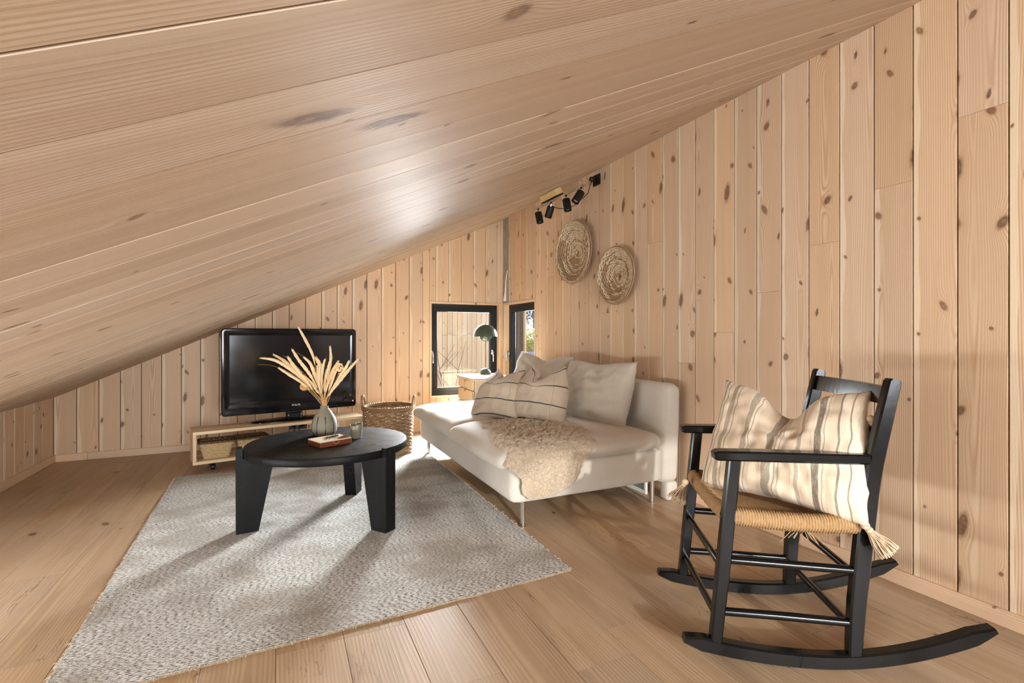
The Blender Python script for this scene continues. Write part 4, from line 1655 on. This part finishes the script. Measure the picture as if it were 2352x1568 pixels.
# ------------------------------------------------------------------ wall baskets
def wall_basket(label, yc, zc2, R, depth, light_side, seed, tilt):
    rs = random.Random(seed)
    M = Matrix.Translation((XR - .004, yc, zc2)) @ Matrix.Rotation(radians(-90), 4, 'Y') @ Matrix.Rotation(tilt, 4, 'X')
    root = thing('woven_wall_basket', label, 'basket', M=M, group='woven baskets hung on the right wall')
    lt, dk = MB(), MB()
    n, rings = 84, int(R / .0100)
    for k in range(2, rings + 1):
        r = R * k / rings
        z = depth * (r / R) ** 2.2 + .007
        na = 7
        for arc in range(na):
            pts = []
            m = n // na
            am = 2 * pi * (arc + .5) / na
            for i in range(m + 2):
                a = 2 * pi * (i + arc * m) / n + rs.uniform(-.004, .004)
                j1 = noise.noise(Vector((cos(a) * 5 * r / R + seed, sin(a) * 5 * r / R, k * .7)))
                j2 = .0030 * (1 if (i // 2 + k) % 2 else -1)
                pts.append(((r + .0030 * j1) * cos(a), (r + .0030 * j1) * sin(a), z + j2 + .003 * j1))
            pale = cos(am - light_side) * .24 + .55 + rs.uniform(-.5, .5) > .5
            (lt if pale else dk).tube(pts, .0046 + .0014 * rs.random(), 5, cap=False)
    obj('pale_weave', lt, STRAWL, root, smooth='all')
    obj('brown_weave', dk, STRAWD, root, smooth='all')
    bw = MB().lathe([(.002, .001)] + [(R * q / 10, depth * (q / 10) ** 2.2 - .001) for q in range(1, 11)], 48, cap=False)
    obj('backing_weave', bw, STRAWD, root, smooth='all')
    for q in range(12):
        a = 2 * pi * q / 12 + .2
        pts = [(R * s_ * cos(a), R * s_ * sin(a), depth * s_ ** 2.2 + .011) for s_ in (.06, .25, .5, .75, .9, 1.0)]
        obj('spoke', MB().tube(pts, .0022, 5), STRAWD, root, smooth='all')
    for rr, dz in ((R + .004, .004), (R + .010, -.010)):
        pts = []
        for i in range(96):
            a = 2 * pi * i / 96
            w = .002 * noise.noise(Vector((cos(a) * 4, sin(a) * 4, seed)))
            pts.append(((rr + w) * cos(a), (rr + w) * sin(a), depth + dz + .006 + .003 * sin(a * 3 + seed)))
        obj('rim_cane', MB().tube(pts, .0040, 6, closed=True), STRAWD, root, smooth='all')
    return root


wall_basket('larger woven straw basket hung on the wall below the spotlights', 3.487, 1.692, .252, .062, radians(-10), 3, radians(0))
wall_basket('smaller woven straw basket, lower right of the larger one on the wall', 2.925, 1.438, .200, .056, radians(-35), 8, radians(0))

# ------------------------------------------------------------------ spotlights
XL, ZL = 2.0, 2.101
tl = thing('track_spotlight', 'black four-head spotlight bar mounted below a raw wood block', 'spotlight', (XL, 3.41, ZL))
obj('bar', MB().tube([(0, -.388, 0), (0, .388, 0)], .0085, 12), CHROME, tl, smooth=True)
ceil_z = zc(XL) - ZL
Mc = frame((0, .13, ceil_z - .002), (0, 1, 0), -nrm)
blk = MB().bbox((0, 0, .026), (.255, .062, .050), .0015, M=Mc)
obj('wood_block', blk, RAW, tl)
obj('mount_plate', MB().bbox((0, 0, .056), (.262, .066, .012), .002, M=Mc), BLACKM, tl)
pe = Mc @ Vector((0, 0, .058))
for dy in (-.035, .035):
    obj('post', MB().tube([(pe.x * .6, pe.y + dy, pe.z), (0, pe.y + dy - .012, .004)], .008, 10), BLACKM, tl, smooth=True)
heads = [(3.740, (.10, -.22, -1)), (3.514, (-.05, .62, -1)), (3.283, (.08, -.20, -1)), (3.068, (-.55, .05, -.85))]
for yh, ax in heads:
    ax = Vector(ax).normalized()
    hd = bpy.data.objects.new('spot_head', None)
    COL.objects.link(hd)
    hd.parent = tl
    hd.location = (0, yh - 3.41, 0)
    obj('joint', MB().tube([(0, 0, -.004), (0, 0, -.022)], .0075, 10), BLACKM, hd, smooth=True)
    p1 = Vector((0, 0, -.020))
    c0 = p1 + Vector((0, 0, -.022)) + ax * .0
    obj('arm', MB().tube([tuple(p1), tuple(c0 + ax * .012)], .0048, 8), STEEL, hd, smooth=True)
    Mh = frame(c0, ax.orthogonal(), -ax)
    # local z points backwards along the beam
    obj('can', MB().lathe([(.001, -.001), (.029, -.001), (.030, -.003), (.030, -.093), (.0285, -.094), (.027, -.090), (.027, -.070), (.001, -.070)], 28, M=Mh), BLACKM, hd, smooth=True)
    obj('lamp_glass', MB().lathe([(.001, -.080), (.010, -.081), (.022, -.078), (.0255, -.072), (.001, -.0705)], 24, M=Mh), plain('lamp_glass', lin(200, 190, 170), .15, var=.3, scale=120), hd, smooth=True)
so = thing('wall_socket', 'square black wall socket high on the right wall beside the ceiling', 'socket', (XR, 3.232, 2.226))
obj('plate', MB().bbox((-.006, 0, 0), (.012, .092, .086), .003), BLACKM, so)
obj('outlet', MB().lathe([(.023, 0), (.023, .004), (.019, .004), (.018, -.003), (.001, -.003)], 20, M=Matrix.Translation((-.0125, -.004, .004)) @ Matrix.Rotation(radians(-90), 4, 'Y')), BLACKPL, so, smooth=True)
pl_ = thing('power_plug', 'round black plug in the high wall socket', 'plug', (XR - .020, 3.236, 2.228))
obj('body', MB().lathe([(.001, 0), (.016, 0), (.018, .004), (.018, .020), (.020, .026), (.020, .040), (.017, .044), (.001, .044)], 22, M=Matrix.Rotation(radians(-90), 4, 'Y')), BLACKPL, pl_, smooth=True)
cbl = MB().tube([(XR - .050, 3.236, 2.212), (XR - .075, 3.225, 2.165), (XR - .11, 3.20, 2.10), (XR - .17, 3.19, 2.05), (XR - .20, 3.25, 2.012), (XR - .21, 3.34, 2.005), (XR - .225, 3.45, 2.03), (XR - .235, 3.55, 2.075), (XR - .24, 3.60, 2.120)], .0032, 6)
co_ = obj('spotlight_cable', cbl, BLACKPL, smooth='all')
tag(co_, 'thin black cable looping from the spotlight bar to the wall plug', 'cable')

# ------------------------------------------------------------------ rocking chair
fwv = Vector((-.853, .522, 0)).normalized()
CM = frame((1.561, 1.149, 0), fwv, (0, 0, 1))        # x forward, y towards the viewer's side
ch = thing('rocking_chair', 'glossy black wooden rocking chair with a woven rope seat by the wall', 'rocking chair', M=CM)
HY = .215
for s_ in (1, -1):
    y = s_ * HY
    # rocker
    pts, hh = [], []
    for i in range(33):
        x = .372 - .872 * i / 32
        z = (.30 if x > 0 else .50) * x * x + .0225
        pts.append((x, y, z))
        e = min(i, 32 - i)
        hh.append(.0215 * min(1, .45 + e * .28))
    obj('rocker', sweep(MB(), pts, .0185, hh, .005), BLACKW, ch, smooth=True)
    obj('front_post', sweep(MB(), [(.278, y, .050), (.250, y, .33), (.222, y, .622)], .0175, [.0165, .019, .0175], .004), BLACKW, ch, smooth=True)
    obj('back_post', sweep(MB(), [(-.121, y, .046), (-.124, y, .10), (-.130, y, .20), (-.140, y, .30), (-.152, y, .42), (-.164, y, .53), (-.178, y, .62), (-.205, y, .745), (-.230, y, .862), (-.232, y, .871)], .0165,
                            [.019, .021, .0225, .0235, .024, .0235, .0225, .021, .019, .014], .005), BLACKW, ch, smooth=True)
    obj('armrest', sweep(MB(), [(.284, y, .632), (.272, y, .634), (.16, y, .635), (.02, y, .634), (-.10, y, .633), (-.160, y, .633)], [.020, .026, .027, .025, .022, .019], [.010, .0145, .0150, .0150, .0150, .0150], .005), BLACKW, ch, smooth=True)
    obj('side_stretcher', MB().tube([(.268, y, .152), (.10, y, .148), (-.122, y, .140)], .0125, 14), BLACKW, ch, smooth=True)
    obj('side_stretcher', MB().tube([(.252, y, .312), (.10, y, .306), (-.138, y, .297)], .0125, 14), BLACKW, ch, smooth=True)
for z, x in ((.128, .268), (.285, .254)):
    obj('front_rung', MB().tube([(x, -HY, z), (x, HY, z)], .0115, 14), BLACKW, ch, smooth=True)
for z, x in ((.120, -.125), (.275, -.138)):
    obj('back_rung', MB().tube([(x, -HY, z), (x, HY, z)], .0115, 14), BLACKW, ch, smooth=True)


def slat(name, zl, zh, xl, xh, bow):
    mb = MB()
    n = 16
    for i in range(n + 1):
        y = -HY + 2 * HY * i / n
        b = bow * (1 - (y / HY) ** 2)
        for (x, z) in ((xl - b, zl), (xh - b, zh)):
            mb.v.append((x + .008, y, z))
            mb.v.append((x - .008, y, z))
    for i in range(n):
        a, b = i * 4, i * 4 + 4
        mb.f += [(a, b, b + 2, a + 2), (a + 1, a + 3, b + 3, b + 1), (a, a + 1, b + 1, b), (a + 2, b + 2, b + 3, a + 3)]
    mb.f += [(0, 2, 3, 1), (n * 4, n * 4 + 1, n * 4 + 3, n * 4 + 2)]
    obj(name, mb, BLACKW, ch)


slat('top_rail', .795, .848, -.212, -.224, .012)
slat('back_slat', .675, .725, -.190, -.200, .022)
slat('back_slat', .545, .600, -.166, -.176, .022)
# rope seat: four rails wrapped in cord and a sagging woven middle
seat = bpy.data.objects.new('seat', None)
COL.objects.link(seat)
seat.parent = ch
cs_ = [(.240, HY), (.240, -HY), (-.150, -HY), (-.150, HY)]
zs_ = [.448, .448, .436, .436]
for k in range(4):
    a = Vector((*cs_[k], zs_[k]))
    b = Vector((*cs_[(k + 1) % 4], zs_[(k + 1) % 4]))
    d = (b - a)
    L = d.length
    t = d / L
    up = Vector((0, 0, 1))
    sd = t.cross(up).normalized()
    u2 = sd.cross(t)
    nr_, pitch = int((L - .03) / .0017), .0082
    rm = MB()
    for i in range(nr_ + 1):
        q = .015 + (L - .03) * i / nr_
        for j in range(14):
            th = 2 * pi * j / 14
            tw = abs(sin(pi * (q / pitch + th / (2 * pi) * .6)))
            r = .0200 + .0062 * tw + .0012 * sin(th * 6 + q * 900)
            p = a + t * q + sd * (r * cos(th) * .82) + u2 * (r * sin(th) * 1.12 + .012 * sin(pi * q / L) * -.6)
            rm.v.append(tuple(p))
    for i in range(nr_):
        for j in range(14):
            rm.f.append((i * 14 + j, i * 14 + (j + 1) % 14, (i + 1) * 14 + (j + 1) % 14, (i + 1) * 14 + j))
    obj('rope_edge', rm, JUTE, seat, smooth='all')
sm_ = MB()
NX, NY = 90, 90
for i in range(NX + 1):
    for j in range(NY + 1):
        u, v = i / NX, j / NY
        x, y = -.150 + .39 * u, -HY + 2 * HY * v
        du, dv = min(u, 1 - u), min(v, 1 - v)
        q = y if du < dv else x
        # cords run from the edge to the middle
        cd = abs(sin(pi * q / .0072))
        sm_.v.append((x, y, .458 - .006 * u * 0 - .030 * min(1, min(du, dv) * 5) ** .8 + .003 * cd))
for i in range(NX):
    for j in range(NY):
        a = i * (NY + 1) + j
        sm_.f.append((a, a + NY + 1, a + NY + 2, a + 1))
obj('woven_middle', sm_, JUTE, seat, smooth='all')
ends = MB()
for k in range(12):
    a = random.uniform(-1, 1)
    ends.tube([(.02 + a * .02, HY - .012, .418), (.02 + a * .04, HY - .005, .400), (.02 + a * .07, HY, .388 - .02 * random.random())], .0012, 4)
obj('frayed_ends', ends, JUTE, seat, kind='stuff')

# striped pillow with tassels in the chair
pb, ptop = Vector((1.462, 1.140, .462)), Vector((1.628, 1.108, .795))
xa = Vector((.275, -.961, 0)).normalized()
upv = (ptop - pb)
M = frame((pb + ptop) / 2, xa, xa.cross(upv))
cpz, cuv = pillow(.52, upv.length + .03, .17, chop=.095, chopw=.34, taper=.10, pin=.05, N=56, wr=.013, seed=21.0, sag=.03, ear=.015)
cpo = thing('striped_pillow', 'cream cotton pillow with brown and grey stripes sitting in the rocking chair', 'pillow', M=M)
obj('cover', cpz, CHAIRP, cpo, smooth='all', uvs=cuv)


def tassel(parent, p, d, L=.075, n=120):
    d = Vector(d).normalized()
    tb_ = MB()
    o = Vector(p)
    tb_.sphere(o + d * .010, .0125, 12, 8, (1, 1, 1.1))
    tb_.tube([tuple(o + d * .020), tuple(o + d * .028)], [.010, .011], 10)
    a1 = d.orthogonal().normalized()
    a2 = d.cross(a1)
    for k in range(n):
        a, r = random.random() * 2 * pi, sqrt(random.random())
        sp_ = .026 * r
        pts = []
        for q in range(6):
            t = q / 5
            off = (a1 * cos(a) + a2 * sin(a)) * (.007 * r + sp_ * t ** 1.2)
            wav = a1 * (.003 * sin(t * 7 + k)) + a2 * (.003 * cos(t * 6 + k * 2))
            pts.append(tuple(o + d * (.022 + L * t * (.9 + .2 * random.random() * (q == 5))) + off + wav * t + Vector((0, 0, 0))))
        tb_.tube(pts, [.0012, .0013, .0013, .0013, .0014, .0020], 4)
    return obj('tassel', tb_, TASSEL, parent, smooth='all')


Mi = M.inverted()
hw_, hh_ = .26, (upv.length + .03) / 2


def to_local(p, d):
    return Mi @ Vector(p), (Mi.to_3x3() @ Vector(d))


p_, d_ = to_local((1.378, 1.398, .458), (-.55, -.05, -.70))
tassel(cpo, p_, d_, .062)
p_, d_ = to_local((1.545, .872, .452), (.42, -.50, -.80))
tassel(cpo, p_, d_, .072, 140)
p_, d_ = to_local((1.640, .905, .752), (.45, -.1, -.8))
tassel(cpo, p_, d_, .04, 50)

# ------------------------------------------------------------------ outside
gd = MB().box((3.0, 14.0, -.55), (60, 40, .3))
ground = struct('ground', gd, SNOW)
nb = thing('clad_wing', 'pale pine-clad outer wall of the next wing behind the back window', 'wall', (2.0, 8.0, -.4))
obj('sheathing', MB().box((.04, .05, 1.7), (2.98, .06, 4.2)), BACKING, nb)
for k in range(34):
    x = -1.45 + .0885 * k
    jz = 1.42 + (.012 if k % 2 else -.012)
    for z0_, z1_ in ((0, jz - .002), (jz + .002, 3.8)):
        if k % 4 == 1:
            if z0_ == 0:
                z0_, z1_ = 0, 3.8
            else:
                continue
        o = board(nb, CLAD, frame((x, 0, 0), (0, 0, 1), (0, -1, 0)), z0_, z1_, .0885, gap=.006, name='cladding_board')
wc = thing('weathered_corner', 'weathered grey-brown board wall edge outside the side window', 'wall', (3.0, 6.3, -.4))
for k in range(4):
    o = board(wc, OLDW, frame((-.175 + .088 * k, 0, 0), (0, 0, 1), (0, -1, 0)), 0, 3.6, .088, gap=.004, name='weathered_board', th=.03)
obj('edge_post', MB().bbox((.165, .06, 1.8), (.03, .12, 3.6), .004), CLAD, wc)
shr = thing('bare_shrub', 'bare thin-branched shrub outside in front of the pale cladding', 'shrub', (2.35, 7.2, -.4))
for k in range(7):
    x0, x1, x2 = random.uniform(-.12, .12), random.uniform(-.25, .25), random.uniform(-.45, .45)
    obj('branch', MB().tube([(x0 * .3, 0, 0), (x0, 0, .45), (x1, .02, .85), (x2, .03, 1.15 + .3 * random.random())], [.008, .006, .004, .002], 5), BARK, shr, smooth='all')


def leaf_cloud(mb, c, r, n, size, rs):
    for k in range(n):
        d = Vector((rs.gauss(0, 1), rs.gauss(0, 1), rs.gauss(0, 1))).normalized() * (rs.random() ** .4)
        p = Vector(c) + Vector((d.x * r[0], d.y * r[1], d.z * r[2]))
        a = Vector((rs.gauss(0, 1), rs.gauss(0, 1), rs.gauss(0, 1))).normalized()
        b = a.orthogonal().normalized()
        s_ = size * rs.uniform(.6, 1.3)
        mb.add([tuple(p - a * s_), tuple(p + b * s_ * .5), tuple(p + a * s_), tuple(p - b * s_ * .5)], [(0, 1, 2, 3)])


rs = random.Random(5)
tr = thing('garden_tree', 'frosty grey-blue tree beyond the side window', 'tree', (12.8, 24.5, -.4))
obj('trunk', MB().tube([(0, 0, 0), (.1, 0, 2.0), (-.1, 0, 4.5)], [.16, .12, .06], 8), BARK, tr, smooth='all')
lm = MB()
for c, r in (((0, 0, 3.2), (1.5, 1.3, 1.4)), ((-1.0, .2, 2.7), (1.0, .9, .9)), ((1.0, 0, 2.9), (1.1, 1, 1.0)), ((.1, 0, 4.4), (1.0, 1, 1.2))):
    leaf_cloud(lm, c, r, 700, .11, rs)
obj('foliage', lm, LEAFG, tr, kind='stuff')
bu = thing('garden_bush', 'yellow-green bush beyond the side window', 'bush', (8.6, 16.6, -.4))
lm = MB()
for c, r in (((0, 0, 1.25), (.75, .6, .42)), ((-.6, 0, 1.1), (.5, .5, .35)), ((.6, .1, 1.2), (.5, .5, .4))):
    leaf_cloud(lm, c, r, 650, .055, rs)
obj('foliage', lm, LEAFY, bu, kind='stuff')
obj('stem', MB().tube([(0, 0, 0), (.02, 0, .9)], .03, 6), BARK, bu)
fe = thing('garden_fence', 'low blue-grey panel fence outside below the yellow bush', 'fence', (7.6, 14.9, -.4))
for k in range(6):
    obj('panel', MB().bbox((-1.25 + k * .5, 0, .55), (.485, .03, .62), .005), BLUEP, fe)
for k in range(3):
    obj('post', MB().bbox((-1.2 + k * 1.2, .04, .45), (.06, .06, .9), .004), BARK, fe)
hs = thing('garden_shed', 'low white-roofed shed beyond the yellow bush outside', 'shed', (10.6, 20.6, -.4))
obj('walls', MB().box((0, 0, .6), (3.2, 1.6, 1.2)), OLDW, hs)
obj('roof', MB().prism([(-1.8, 1.2), (1.8, 1.2), (1.8, 1.3), (0, 1.75), (-1.8, 1.3)], -1.0, 1.0, M=Matrix.Rotation(radians(90), 4, 'X')), WHITEP, hs)
for k, (lx, ly, ln, az) in enumerate(((5.9, 11.6, 1.4, 10), (6.3, 12.4, 1.6, -6), (5.6, 11.0, 1.1, 18))):
    o = obj('timber_plank', MB().bbox((0, 0, 0), (ln, .14, .05), .004), OLDW if k else WHITEP)
    o.location = (lx, ly, -.375)
    o.rotation_euler = (0, 0, radians(az))
    tag(o, ('white-painted loose plank on the ground outside the side window', 'farthest loose weathered plank on the ground outside', 'nearest loose weathered plank on the ground outside')[k], 'plank')
